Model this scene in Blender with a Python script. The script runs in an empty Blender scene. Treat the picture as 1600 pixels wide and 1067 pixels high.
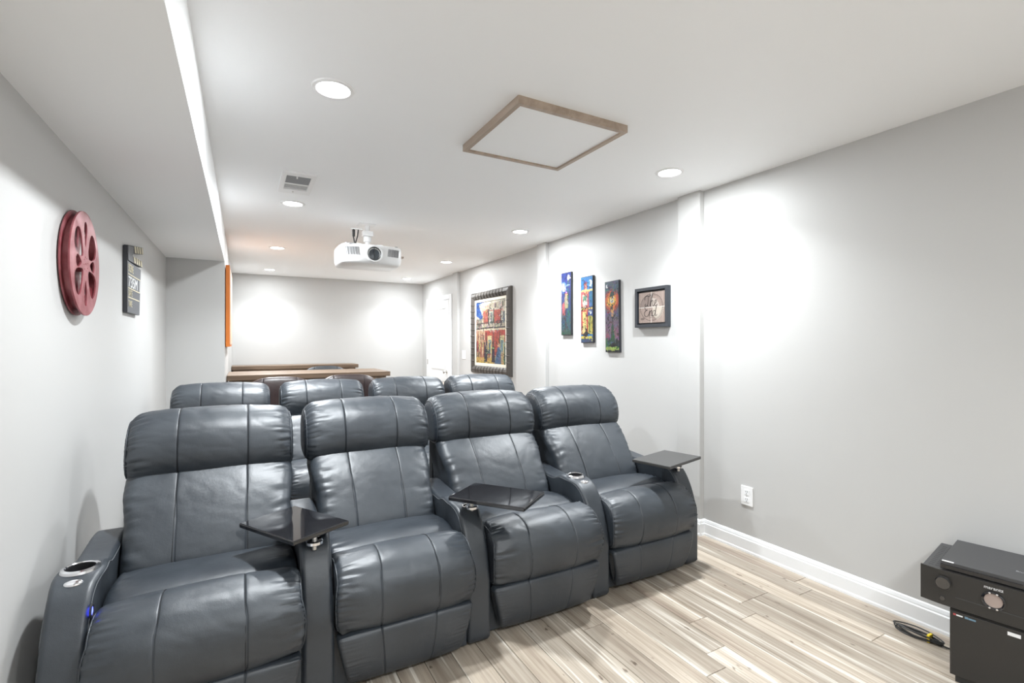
import bpy, bmesh, math, random
import numpy as np
from mathutils import Vector, Matrix, noise

random.seed(7)
SC = bpy.context.scene
COL = SC.collection
PI = math.pi

# ------------------------------------------------------------ camera, world, exposure
F_PX = 763.0
YAW = math.atan((800 - 380.5) / F_PX)
CAM_H = 1.354
cam_d = bpy.data.cameras.new('camera')
cam_d.sensor_width = 36.0
cam_d.lens = 36.0 * F_PX / 1600.0
cam_d.shift_y = (537.0 - 533.5) / 1600.0
cam_d.clip_start = 0.05
cam = bpy.data.objects.new('camera', cam_d)
COL.objects.link(cam)
cam.location = (0, 0, CAM_H)
cam.rotation_euler = (PI / 2, 0, -YAW)
SC.camera = cam

world = bpy.data.worlds.new('world')
SC.world = world
world.use_nodes = True
world.node_tree.nodes['Background'].inputs[0].default_value = (1, 1, 1, 1)
world.node_tree.nodes['Background'].inputs[1].default_value = 0.0

SC.view_settings.view_transform = 'Standard'
SC.view_settings.look = 'None'
SC.view_settings.gamma = 1.0
SC.view_settings.use_curve_mapping = False
SC.view_settings.exposure = 1.38
LAMP_W = 20.0          # watts of each recessed ceiling lamp
LAMP_SPREAD = 125.0
LAMP_COL = (0.92, 0.968, 1.0)
SC.cycles.max_bounces = 10
SC.cycles.diffuse_bounces = 8

# room numbers (metres)
H = 2.44
XR = 2.87      # right wall
XL = -0.61     # left wall
XS = -0.157    # soffit face and rear left wall
ZS = 2.13      # soffit underside
YE = 5.33      # end of the soffit alcove
YB = 8.62      # back wall
YF = -1.5      # wall behind the camera

# ------------------------------------------------------------ materials
def mat(name, col, rough=0.5, metal=0.0, spec=0.5, coat=0.0, emit=None, es=0.0):
    m = bpy.data.materials.new(name)
    m.use_nodes = True
    b = m.node_tree.nodes['Principled BSDF']
    b.inputs['Base Color'].default_value = (*col, 1)
    b.inputs['Roughness'].default_value = rough
    b.inputs['Metallic'].default_value = metal
    b.inputs['Specular IOR Level'].default_value = spec
    b.inputs['Coat Weight'].default_value = coat
    b.inputs['Coat Roughness'].default_value = 0.05
    if emit:
        b.inputs['Emission Color'].default_value = (*emit, 1)
        b.inputs['Emission Strength'].default_value = es
    return m

def nodes_of(m):
    nt = m.node_tree
    return nt, nt.nodes, nt.links, nt.nodes['Principled BSDF']

def add_noise_bump(m, scale, strength, dist=0.002, stretch=(1, 1, 1), detail=4, coord='Object'):
    nt, N, L, b = nodes_of(m)
    tc = N.new('ShaderNodeTexCoord'); mp = N.new('ShaderNodeMapping')
    mp.inputs['Scale'].default_value = stretch
    no = N.new('ShaderNodeTexNoise'); no.inputs['Scale'].default_value = scale; no.inputs['Detail'].default_value = detail
    bu = N.new('ShaderNodeBump'); bu.inputs['Strength'].default_value = strength; bu.inputs['Distance'].default_value = dist
    L.new(tc.outputs[coord], mp.inputs['Vector']); L.new(mp.outputs['Vector'], no.inputs['Vector'])
    L.new(no.outputs['Fac'], bu.inputs['Height']); L.new(bu.outputs['Normal'], b.inputs['Normal'])
    return no

def ramp(N, stops):
    r = N.new('ShaderNodeValToRGB')
    e = r.color_ramp.elements
    while len(e) < len(stops): e.new(0.5)
    for i, (p, c) in enumerate(stops):
        e[i].position = p; e[i].color = (*c, 1)
    return r

M = {}
M['wall'] = mat('wall_paint', (0.535, 0.530, 0.520), 0.5, spec=0.4); add_noise_bump(M['wall'], 90, 0.06)
M['ceiling'] = mat('ceiling_paint', (0.92, 0.925, 0.93), 0.6, spec=0.3); add_noise_bump(M['ceiling'], 60, 0.05)
M['trim'] = mat('white_trim_paint', (0.86, 0.87, 0.88), 0.35)
M['door'] = mat('white_door_paint', (0.85, 0.85, 0.85), 0.4)
M['white_plastic'] = mat('white_plastic', (0.85, 0.85, 0.85), 0.35)
M['dark_slot'] = mat('dark_slot', (0.05, 0.05, 0.05), 0.6)
M['chrome'] = mat('chrome', (0.82, 0.82, 0.84), 0.12, metal=1.0)
M['nickel'] = mat('brushed_nickel', (0.6, 0.58, 0.55), 0.3, metal=1.0)
M['lens'] = mat('lamp_lens', (1, 1, 1), 0.5, emit=(1.0, 1.0, 1.0), es=6.0)
M['black_gloss'] = mat('black_gloss', (0.012, 0.012, 0.014), 0.06, spec=0.6, coat=0.4)
M['black_satin'] = mat('black_satin', (0.02, 0.02, 0.022), 0.35)
M['black_plastic'] = mat('black_plastic', (0.025, 0.025, 0.025), 0.45)
M['blue_glow'] = mat('blue_glow', (0.02, 0.02, 0.3), 0.2, emit=(0.06, 0.08, 1.0), es=3.5)
M['thread'] = mat('grey_thread', (0.16, 0.17, 0.18), 0.7)

def leather(name, c0, c1, rough=0.36, bump=0.25):
    m = mat(name, c0, rough, spec=0.75)
    nt, N, L, b = nodes_of(m)
    tc = N.new('ShaderNodeTexCoord')
    n1 = N.new('ShaderNodeTexNoise'); n1.inputs['Scale'].default_value = 5; n1.inputs['Detail'].default_value = 5
    L.new(tc.outputs['Object'], n1.inputs['Vector'])
    r = ramp(N, [(0.35, c0), (0.7, c1)]); L.new(n1.outputs['Fac'], r.inputs['Fac']); L.new(r.outputs['Color'], b.inputs['Base Color'])
    mr = N.new('ShaderNodeMapRange'); mr.inputs['To Min'].default_value = rough - 0.06; mr.inputs['To Max'].default_value = rough + 0.1
    L.new(n1.outputs['Fac'], mr.inputs['Value']); L.new(mr.outputs['Result'], b.inputs['Roughness'])
    v = N.new('ShaderNodeTexVoronoi'); v.inputs['Scale'].default_value = 420; L.new(tc.outputs['Object'], v.inputs['Vector'])
    n2 = N.new('ShaderNodeTexNoise'); n2.inputs['Scale'].default_value = 22; n2.inputs['Detail'].default_value = 6; L.new(tc.outputs['Object'], n2.inputs['Vector'])
    b1 = N.new('ShaderNodeBump'); b1.inputs['Strength'].default_value = bump; b1.inputs['Distance'].default_value = 0.0006
    b2 = N.new('ShaderNodeBump'); b2.inputs['Strength'].default_value = 0.35; b2.inputs['Distance'].default_value = 0.004
    L.new(v.outputs['Distance'], b1.inputs['Height']); L.new(n2.outputs['Fac'], b2.inputs['Height'])
    L.new(b2.outputs['Normal'], b1.inputs['Normal']); L.new(b1.outputs['Normal'], b.inputs['Normal'])
    return m
M['leather'] = leather('charcoal_leather', (0.020, 0.026, 0.034), (0.038, 0.046, 0.056), 0.43)
M['brown_leather'] = leather('dark_brown_leather', (0.035, 0.022, 0.022), (0.05, 0.032, 0.031), 0.32)
M['seam'] = mat('dark_seam', (0.008, 0.009, 0.011), 0.7)

def wood(name, stops, along='Y', scale=1.0, rough=0.45, bump=0.15):
    m = mat(name, stops[0][1], rough)
    nt, N, L, b = nodes_of(m)
    tc = N.new('ShaderNodeTexCoord'); mp = N.new('ShaderNodeMapping')
    s = {'X': (1.2, 22, 22), 'Y': (22, 1.2, 22), 'Z': (22, 22, 1.2)}[along]
    mp.inputs['Scale'].default_value = tuple(v * scale for v in s)
    oi = N.new('ShaderNodeObjectInfo'); ad = N.new('ShaderNodeVectorMath'); ad.operation = 'ADD'
    mu = N.new('ShaderNodeMath'); mu.operation = 'MULTIPLY'; mu.inputs[1].default_value = 37.0
    L.new(oi.outputs['Random'], mu.inputs[0]); L.new(tc.outputs['Object'], mp.inputs['Vector'])
    L.new(mp.outputs['Vector'], ad.inputs[0]); L.new(mu.outputs['Value'], ad.inputs[1])
    no = N.new('ShaderNodeTexNoise'); no.inputs['Scale'].default_value = 1.0; no.inputs['Detail'].default_value = 6; no.inputs['Distortion'].default_value = 0.6
    L.new(ad.outputs['Vector'], no.inputs['Vector'])
    r = ramp(N, stops); L.new(no.outputs['Fac'], r.inputs['Fac']); L.new(r.outputs['Color'], b.inputs['Base Color'])
    bu = N.new('ShaderNodeBump'); bu.inputs['Strength'].default_value = bump; bu.inputs['Distance'].default_value = 0.002
    L.new(no.outputs['Fac'], bu.inputs['Height']); L.new(bu.outputs['Normal'], b.inputs['Normal'])
    return m
M['bar_wood'] = wood('rustic_bar_wood', [(0.25, (0.07, 0.045, 0.03)), (0.5, (0.17, 0.115, 0.075)), (0.75, (0.28, 0.2, 0.14))], 'X', 0.8)
M['bar_panel'] = wood('rustic_panel_wood', [(0.25, (0.06, 0.04, 0.028)), (0.5, (0.14, 0.095, 0.065)), (0.75, (0.22, 0.155, 0.11))], 'Z', 0.8)
M['frame_wood'] = wood('pale_frame_wood', [(0.2, (0.30, 0.23, 0.175)), (0.6, (0.43, 0.34, 0.27)), (0.85, (0.48, 0.39, 0.32))], 'Y', 1.0)
M['tan_wood'] = wood('tan_table_wood', [(0.25, (0.25, 0.2, 0.16)), (0.7, (0.42, 0.35, 0.29))], 'X', 1.0)

def plank_material():
    m = mat('pale_acacia_plank', (0.6, 0.52, 0.43), 0.34, spec=0.45)
    nt, N, L, b = nodes_of(m)
    tc = N.new('ShaderNodeTexCoord'); oi = N.new('ShaderNodeObjectInfo')
    mu = N.new('ShaderNodeMath'); mu.operation = 'MULTIPLY'; mu.inputs[1].default_value = 53.0
    L.new(oi.outputs['Random'], mu.inputs[0])
    def tex(scale, stretch, detail=4, dist=0.0):
        mp = N.new('ShaderNodeMapping'); mp.inputs['Scale'].default_value = stretch
        ad = N.new('ShaderNodeVectorMath'); ad.operation = 'ADD'
        n = N.new('ShaderNodeTexNoise'); n.inputs['Scale'].default_value = scale; n.inputs['Detail'].default_value = detail; n.inputs['Distortion'].default_value = dist
        L.new(tc.outputs['Object'], mp.inputs['Vector']); L.new(mp.outputs['Vector'], ad.inputs[0]); L.new(mu.outputs['Value'], ad.inputs[1])
        L.new(ad.outputs['Vector'], n.inputs['Vector'])
        return n
    broad = tex(1.0, (21, 0.55, 1), 2)           # broad heartwood and sapwood streaks
    grain = tex(1.0, (95, 3.0, 1), 5, 0.5)       # fine grain
    knots = tex(1.0, (34, 13, 1), 2)              # dark knots
    r1 = ramp(N, [(0.30, (0.28, 0.225, 0.18)), (0.43, (0.39, 0.33, 0.265)), (0.60, (0.475, 0.415, 0.345)), (0.635, (0.70, 0.65, 0.575)), (0.655, (0.70, 0.65, 0.575)), (0.69, (0.46, 0.40, 0.33))])
    L.new(broad.outputs['Fac'], r1.inputs['Fac'])
    r2 = ramp(N, [(0.32, (0.62, 0.59, 0.56)), (0.6, (1, 1, 1))]); L.new(grain.outputs['Fac'], r2.inputs['Fac'])
    mx = N.new('ShaderNodeMix'); mx.data_type = 'RGBA'; mx.blend_type = 'MULTIPLY'; mx.inputs['Factor'].default_value = 0.8
    L.new(r1.outputs['Color'], mx.inputs[6]); L.new(r2.outputs['Color'], mx.inputs[7])
    r3 = ramp(N, [(0.70, (1, 1, 1)), (0.76, (0.36, 0.31, 0.28))]); L.new(knots.outputs['Fac'], r3.inputs['Fac'])
    mk = N.new('ShaderNodeMix'); mk.data_type = 'RGBA'; mk.blend_type = 'MULTIPLY'; mk.inputs['Factor'].default_value = 1.0
    L.new(mx.outputs[2], mk.inputs[6]); L.new(r3.outputs['Color'], mk.inputs[7])
    hs = N.new('ShaderNodeHueSaturation')
    mr = N.new('ShaderNodeMapRange'); mr.inputs['To Min'].default_value = 0.84; mr.inputs['To Max'].default_value = 1.16
    L.new(oi.outputs['Random'], mr.inputs['Value']); L.new(mr.outputs['Result'], hs.inputs['Value'])
    L.new(mk.outputs[2], hs.inputs['Color']); L.new(hs.outputs['Color'], b.inputs['Base Color'])
    bu = N.new('ShaderNodeBump'); bu.inputs['Strength'].default_value = 0.12; bu.inputs['Distance'].default_value = 0.001
    L.new(grain.outputs['Fac'], bu.inputs['Height']); L.new(bu.outputs['Normal'], b.inputs['Normal'])
    return m
M['plank'] = plank_material()

def print_material(name, rough=0.5):
    m = mat(name, (1, 1, 1), rough)
    nt, N, L, b = nodes_of(m)
    a = N.new('ShaderNodeVertexColor'); a.layer_name = 'paint'
    L.new(a.outputs['Color'], b.inputs['Base Color'])
    return m
M['print'] = print_material('painted_canvas', 0.45)

# ------------------------------------------------------------ object helpers
def link(name, me, m=None, parent=None, smooth=False):
    o = bpy.data.objects.new(name, me)
    COL.objects.link(o)
    if m is not None and len(me.materials) == 0: me.materials.append(m if not isinstance(m, str) else M[m])
    if parent is not None: o.parent = parent
    if smooth:
        me.polygons.foreach_set('use_smooth', [True] * len(me.polygons)); me.update()
    return o

def tag(o, label=None, cat=None, group=None, kind=None):
    if label: o['label'] = label
    if cat: o['category'] = cat
    if group: o['group'] = group
    if kind: o['kind'] = kind
    return o

def thing(name, label, cat, loc=(0, 0, 0), rz=0.0, group=None):
    o = bpy.data.objects.new(name, None)
    COL.objects.link(o)
    o.empty_display_size = 0.1
    o.location = loc; o.rotation_euler = (0, 0, rz)
    return tag(o, label, cat, group)

def from_bm(name, bm, m, parent=None, smooth=False):
    me = bpy.data.meshes.new(name)
    bmesh.ops.recalc_face_normals(bm, faces=bm.faces[:])
    bm.to_mesh(me); bm.free()
    return link(name, me, m, parent, smooth)

def bm_box(bm, x0, x1, y0, y1, z0, z1, bev=0.0, seg=2):
    r = bmesh.ops.create_cube(bm, size=1.0)
    vs = r['verts']
    for v in vs:
        v.co = Vector(((x0 + x1) / 2 + v.co.x * (x1 - x0), (y0 + y1) / 2 + v.co.y * (y1 - y0), (z0 + z1) / 2 + v.co.z * (z1 - z0)))
    if bev > 0:
        es = list({e for v in vs for e in v.link_edges})
        bmesh.ops.bevel(bm, geom=es, offset=bev, segments=seg, affect='EDGES', profile=0.5)

def box(name, x0, x1, y0, y1, z0, z1, m, parent=None, bev=0.0, seg=2):
    bm = bmesh.new(); bm_box(bm, x0, x1, y0, y1, z0, z1, bev, seg)
    return from_bm(name, bm, m, parent)

def lathe_bm(bm, prof, n=32, axis='Z', c=(0, 0, 0), closed=False):
    """revolve a list of (radius, height) about an axis through c"""
    rings = []
    for r, h in prof:
        ring = []
        for k in range(n):
            a = 2 * PI * k / n
            p = (r * math.cos(a), r * math.sin(a), h)
            if axis == 'Y': p = (p[0], p[2], p[1])
            if axis == 'X': p = (p[2], p[0], p[1])
            ring.append(bm.verts.new((p[0] + c[0], p[1] + c[1], p[2] + c[2])))
        rings.append(ring)
    m = len(rings)
    for i in range(m if closed else m - 1):
        A, B = rings[i], rings[(i + 1) % m]
        for k in range(n):
            bm.faces.new((A[k], A[(k + 1) % n], B[(k + 1) % n], B[k]))
    if not closed:
        bm.faces.new(rings[0][::-1]); bm.faces.new(rings[-1])

def lathe(name, prof, m, parent=None, n=32, axis='Z', c=(0, 0, 0), closed=False, smooth=True):
    bm = bmesh.new(); lathe_bm(bm, prof, n, axis, c, closed)
    o = from_bm(name, bm, m, parent, smooth)
    if smooth: set_auto(o)
    return o

def set_auto(o, ang=40):
    me = o.data
    bm = bmesh.new(); bm.from_mesh(me)
    lim = math.radians(ang)
    for e in bm.edges:
        if len(e.link_faces) == 2 and e.calc_face_angle(0) > lim: e.smooth = False
    bm.to_mesh(me); bm.free()

def tube_bm(bm, pts, r, n=8):
    pts = [Vector(p) for p in pts]
    rings = []
    up = Vector((0, 0, 1))
    prev = None
    for i, p in enumerate(pts):
        a = pts[max(0, i - 1)]; b = pts[min(len(pts) - 1, i + 1)]
        t = (b - a).normalized()
        if prev is None:
            u = up if abs(t.z) < 0.9 else Vector((1, 0, 0))
            nrm = (u - t * u.dot(t)).normalized()
        else:
            nrm = (prev - t * prev.dot(t))
            nrm = nrm.normalized() if nrm.length > 1e-6 else Vector((1, 0, 0))
        prev = nrm
        bi = t.cross(nrm)
        rr = r[i] if isinstance(r, (list, tuple)) else r
        rings.append([bm.verts.new(p + nrm * rr * math.cos(2 * PI * k / n) + bi * rr * math.sin(2 * PI * k / n)) for k in range(n)])
    for A, B in zip(rings, rings[1:]):
        for k in range(n): bm.faces.new((A[k], A[(k + 1) % n], B[(k + 1) % n], B[k]))
    bm.faces.new(rings[0][::-1]); bm.faces.new(rings[-1])

def tube(name, pts, r, m, parent=None, n=8):
    bm = bmesh.new(); tube_bm(bm, pts, r, n)
    return from_bm(name, bm, m, parent, True)

def prism(name, poly, x0, x1, m, parent=None, plane='YZ', bev=0.0):
    """extrude a 2-D polygon; plane YZ extrudes along X, XZ along Y, XY along Z"""
    bm = bmesh.new()
    def P(a, b, t):
        return {'YZ': (t, a, b), 'XZ': (a, t, b), 'XY': (a, b, t)}[plane]
    A = [bm.verts.new(P(a, b, x0)) for a, b in poly]
    B = [bm.verts.new(P(a, b, x1)) for a, b in poly]
    n = len(poly)
    bm.faces.new(A); bm.faces.new(B[::-1])
    for i in range(n): bm.faces.new((A[i], B[i], B[(i + 1) % n], A[(i + 1) % n]))
    if bev > 0:
        bmesh.ops.recalc_face_normals(bm, faces=bm.faces[:])
        es = [e for e in bm.edges if e.calc_face_angle(0) > 0.5]
        bmesh.ops.bevel(bm, geom=es, offset=bev, segments=2, affect='EDGES', profile=0.5)
    return from_bm(name, bm, m, parent)

def text_bm_obj(name, body, size, m, parent, loc, rot, depth=0.0006, align='LEFT', sx=1.0, group=None):
    cu = bpy.data.curves.new(name, 'FONT')
    cu.body = body; cu.size = size; cu.extrude = depth; cu.align_x = align
    tmp = bpy.data.objects.new('tmp_text', cu); COL.objects.link(tmp)
    dg = bpy.context.evaluated_depsgraph_get()
    me = bpy.data.meshes.new_from_object(tmp.evaluated_get(dg))
    bpy.data.objects.remove(tmp); bpy.data.curves.remove(cu)
    me.materials.clear()
    o = link(name, me, m, parent)
    o.location = loc; o.rotation_euler = rot; o.scale = (sx, 1, 1)
    return o

def copy_tree(o, parent=None):
    c = o.copy(); COL.objects.link(c)
    if parent is not None: c.parent = parent
    for ch in list(o.children): copy_tree(ch, c)
    return c

def boolean_cut(o, bm_cut):
    me = bpy.data.meshes.new('cutter'); bmesh.ops.recalc_face_normals(bm_cut, faces=bm_cut.faces[:]); bm_cut.to_mesh(me); bm_cut.free()
    c = bpy.data.objects.new('cutter', me); COL.objects.link(c)
    md = o.modifiers.new('cut', 'BOOLEAN'); md.operation = 'DIFFERENCE'; md.object = c; md.solver = 'EXACT'
    mw = o.parent; o.parent = None
    bpy.context.view_layer.update()
    dg = bpy.context.evaluated_depsgraph_get()
    new = bpy.data.meshes.new_from_object(o.evaluated_get(dg))
    o.modifiers.clear(); o.data = new; o.parent = mw
    bpy.data.objects.remove(c); bpy.data.meshes.remove(me)

# ------------------------------------------------------------ setting: shell
def struct(o): o['kind'] = 'structure'; return o
T = 0.12
floor = struct(box('floor', XL - T, XR + T, YF - T, YB + T, -0.10, -0.012, 'dark_slot'))
struct(box('ceiling', XL - T, XR + T, YF - T, YB + T, H, H + 0.1, 'ceiling'))
struct(box('wall_right', XR, XR + T, YF, YB, 0, H, 'wall'))
struct(box('wall_back', XL, XR, YB, YB + T, 0, H, 'wall'))
struct(box('wall_left', XL - T, XL, YF, YE, 0, H, 'wall'))
struct(box('wall_front', XL - T, XR + T, YF - T, YF, 0, H, 'wall'))
struct(box('wall_rear_left', XL - T, XS, YE, YB, 0, H, 'wall'))
struct(box('ceiling_soffit', XL, XS, YF, YE, ZS, H, 'ceiling'))
pil = [(2.385, 2.585), (4.40, 4.565), (6.85, 7.05)]
for i, (a, b) in enumerate(pil):
    struct(box('trim_%d' % (i + 1), XR - 0.045, XR, a, b, 0, H, 'wall', bev=0.004))

def baseboard(name, segs):
    """segs: (p0, p1, normal) runs along the foot of a wall, profile with a stepped cap"""
    prof = [(0, 0), (0.017, 0), (0.017, 0.012), (0.014, 0.02), (0.014, 0.082), (0.010, 0.088), (0.010, 0.094), (0.006, 0.108), (0, 0.112)]
    bm = bmesh.new()
    for (p0, p1, nx, ny) in segs:
        A = [bm.verts.new((p0[0] + nx * t, p0[1] + ny * t, z)) for t, z in prof]
        B = [bm.verts.new((p1[0] + nx * t, p1[1] + ny * t, z)) for t, z in prof]
        n = len(prof)
        bm.faces.new(A); bm.faces.new(B[::-1])
        for i in range(n): bm.faces.new((A[i], A[(i + 1) % n], B[(i + 1) % n], B[i]))
    return struct(from_bm(name, bm, 'trim'))
runs = []
ys = [YF, 2.385, 2.585, 4.40, 4.565, 6.85, 7.05]
for a, b in ((YF, 2.385), (2.585, 4.40), (4.565, 6.85), (7.05, 7.16)):
    runs.append(((XR, a), (XR, b), -1, 0))
for a, b in pil:
    runs.append(((XR - 0.045, a - 0.014), (XR - 0.045, b + 0.014), -1, 0))
    runs.append(((XR - 0.0, a), (XR - 0.045, a), 0, -1))
baseboard('baseboard_right', runs)
baseboard('baseboard_back', [((XS, YB), (XR, YB), 0, -1)])
baseboard('baseboard_left', [((XL, YF), (XL, YE), 1, 0), ((XL, YE), (XS, YE), 0, -1), ((XS, YE), (XS, YB), 1, 0)])

# floor planks: each plank is an object of its own, all of one shared mesh per length
PW, PG, PL = 0.122, 0.0022, 1.22
plank_mesh = {}
def plank(x, y0, y1):
    ln = round(y1 - y0, 2)
    if ln < 0.05: return
    if ln not in plank_mesh:
        bm = bmesh.new(); bm_box(bm, -(PW - PG) / 2, (PW - PG) / 2, -(ln - PG) / 2, (ln - PG) / 2, -0.012, 0.0, 0.0012, 1)
        me = bpy.data.meshes.new('plank'); bm.to_mesh(me); bm.free(); me.materials.append(M['plank']); plank_mesh[ln] = me
    o = bpy.data.objects.new('plank', plank_mesh[ln]); COL.objects.link(o)
    o.parent = floor; o.location = (x, (y0 + y1) / 2, 0.0)
rp = random.Random(11)
ncol = int((XR - XL) / PW) + 1
for i in range(ncol):
    x = XR - PW / 2 - i * PW
    y = YF - round(rp.uniform(0.0, PL - 0.15), 1)
    top = YB if x > XS else YE
    while y < top:
        a = max(y, YF); b = min(y + PL, top)
        plank(x, a, b); y += PL

# ------------------------------------------------------------ door on the right wall
def build_door():
    y0, y1, zt = 7.27, 8.25, 2.055
    x = XR
    d = struct(box('door_1', x - 0.012, x, y0, y1, 0.01, zt, 'door'))
    # raised stiles and rails, recessed panels between them
    def bar(n, a, b, c, e): return box(n, x - 0.026, x - 0.011, a, b, c, e, 'door', d, 0.004)
    bar('door_stile', y0, y0 + 0.12, 0.01, zt); bar('door_stile', y1 - 0.12, y1, 0.01, zt)
    for c, e in ((0.01, 0.22), (0.74, 0.88), (zt - 0.13, zt)): bar('door_rail', y0 + 0.12, y1 - 0.12, c, e)
    for c, e in ((0.22, 0.74), (0.88, zt - 0.13)):
        box('door_panel', x - 0.02, x - 0.011, y0 + 0.17, y1 - 0.17, c + 0.05, e - 0.05, 'door', d, 0.007)
    k = lathe('door_knob', [(0.028, 0.0), (0.028, 0.006), (0.011, 0.01), (0.011, 0.03), (0.024, 0.036), (0.029, 0.048), (0.024, 0.06), (0.008, 0.064)], 'nickel', d, 24, 'X')
    k.rotation_euler = (0, 0, PI); k.location = (x - 0.026, 7.34, 0.905)
    for z in (0.25, 1.04, 1.86):
        h = lathe('hinge', [(0.006, -0.045), (0.008, -0.045), (0.008, 0.045), (0.006, 0.045)], 'nickel', d, 12)
        h.location = (x - 0.03, y1 + 0.004, z)
    for (a, b, c, e) in ((y0 - 0.09, y0 - 0.012, 0, zt + 0.085), (y1 + 0.012, y1 + 0.09, 0, zt + 0.085)):
        box('door_casing', x - 0.02, x, a, b, c, e, 'trim', d, 0.004)
    box('door_casing', x - 0.02, x, y0 - 0.012, y1 + 0.012, zt + 0.01, zt + 0.085, 'trim', d, 0.004)
build_door()

# ------------------------------------------------------------ recessed ceiling lights
lights = [(0.335, 2.19, 'left row, nearest the camera'), (0.335, 4.13, 'left row'), (0.335, 6.12, ''), (0.335, 7.97, ''),
          (2.365, 2.23, ''), (2.345, 4.10, ''), (2.36, 6.10, ''), (2.38, 7.96, '')]
llab = ['largest round recessed ceiling light, between the soffit and the ceiling hatch',
        'round recessed ceiling light just behind the white air vent',
        'round recessed ceiling light left of the hanging projector',
        'round recessed ceiling light nearest the orange canvas by the back wall',
        'round recessed ceiling light beside the nearest right wall pilaster',
        'round recessed ceiling light above the three narrow paintings',
        'round recessed ceiling light above the large framed street painting',
        'faint round recessed ceiling light in front of the white door corner']
def downlight(x, y, label, watts=LAMP_W):
    t = thing('ceiling_light', label, 'light', (x, y, H), 0, 'recessed ceiling lights')
    lathe('trim_ring', [(0.066, -0.003), (0.070, -0.007), (0.084, -0.005), (0.088, 0.0), (0.066, 0.0)], 'white_plastic', t, 40, closed=True)
    lathe('lens', [(0.001, -0.0035), (0.05, -0.004), (0.066, -0.002), (0.066, 0.0)], 'lens', t, 40)
    for share, spread in ((0.50, LAMP_SPREAD), (0.45, 180.0)):      # beam and wide spill of the same lamp
        ld = bpy.data.lights.new('downlight', 'AREA'); ld.shape = 'DISK'; ld.size = 0.12
        ld.energy = watts * share; ld.color = LAMP_COL; ld.spread = math.radians(spread)
        lo = bpy.data.objects.new('downlight', ld); COL.objects.link(lo); lo.parent = t; lo.location = (0, 0, -0.012)
    return t
for k, ((x, y, _), lb) in enumerate(zip(lights, llab)): downlight(x, y, lb, LAMP_W * (0.78, 0.90, 0.78, 0.56)[k % 4])
# unseen fill lights added behind the camera to lift ceiling and chair fronts
downlight(0.335, -0.75, 'unseen fill light added behind the camera on the soffit side', LAMP_W * 0.80)
downlight(1.45, -0.75, 'unseen fill light added behind the camera in the middle of the room', LAMP_W * 0.80)

# ------------------------------------------------------------ cushions
def chaikin(p, it=2):
    p = [Vector(q) for q in p]
    for _ in range(it):
        q = []
        for a, b in zip(p, p[1:] + p[:1]):
            q.append(a * 0.75 + b * 0.25); q.append(a * 0.25 + b * 0.75)
        p = q
    return p

def resample(p, n):
    pts = p + [p[0]]
    L = [0.0]
    for a, b in zip(pts, pts[1:]): L.append(L[-1] + (b - a).length)
    out = []; j = 0
    for k in range(n):
        t = L[-1] * k / n
        while L[j + 1] < t: j += 1
        f = (t - L[j]) / max(1e-9, L[j + 1] - L[j])
        out.append(pts[j] * (1 - f) + pts[j + 1] * f)
    return out

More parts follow.
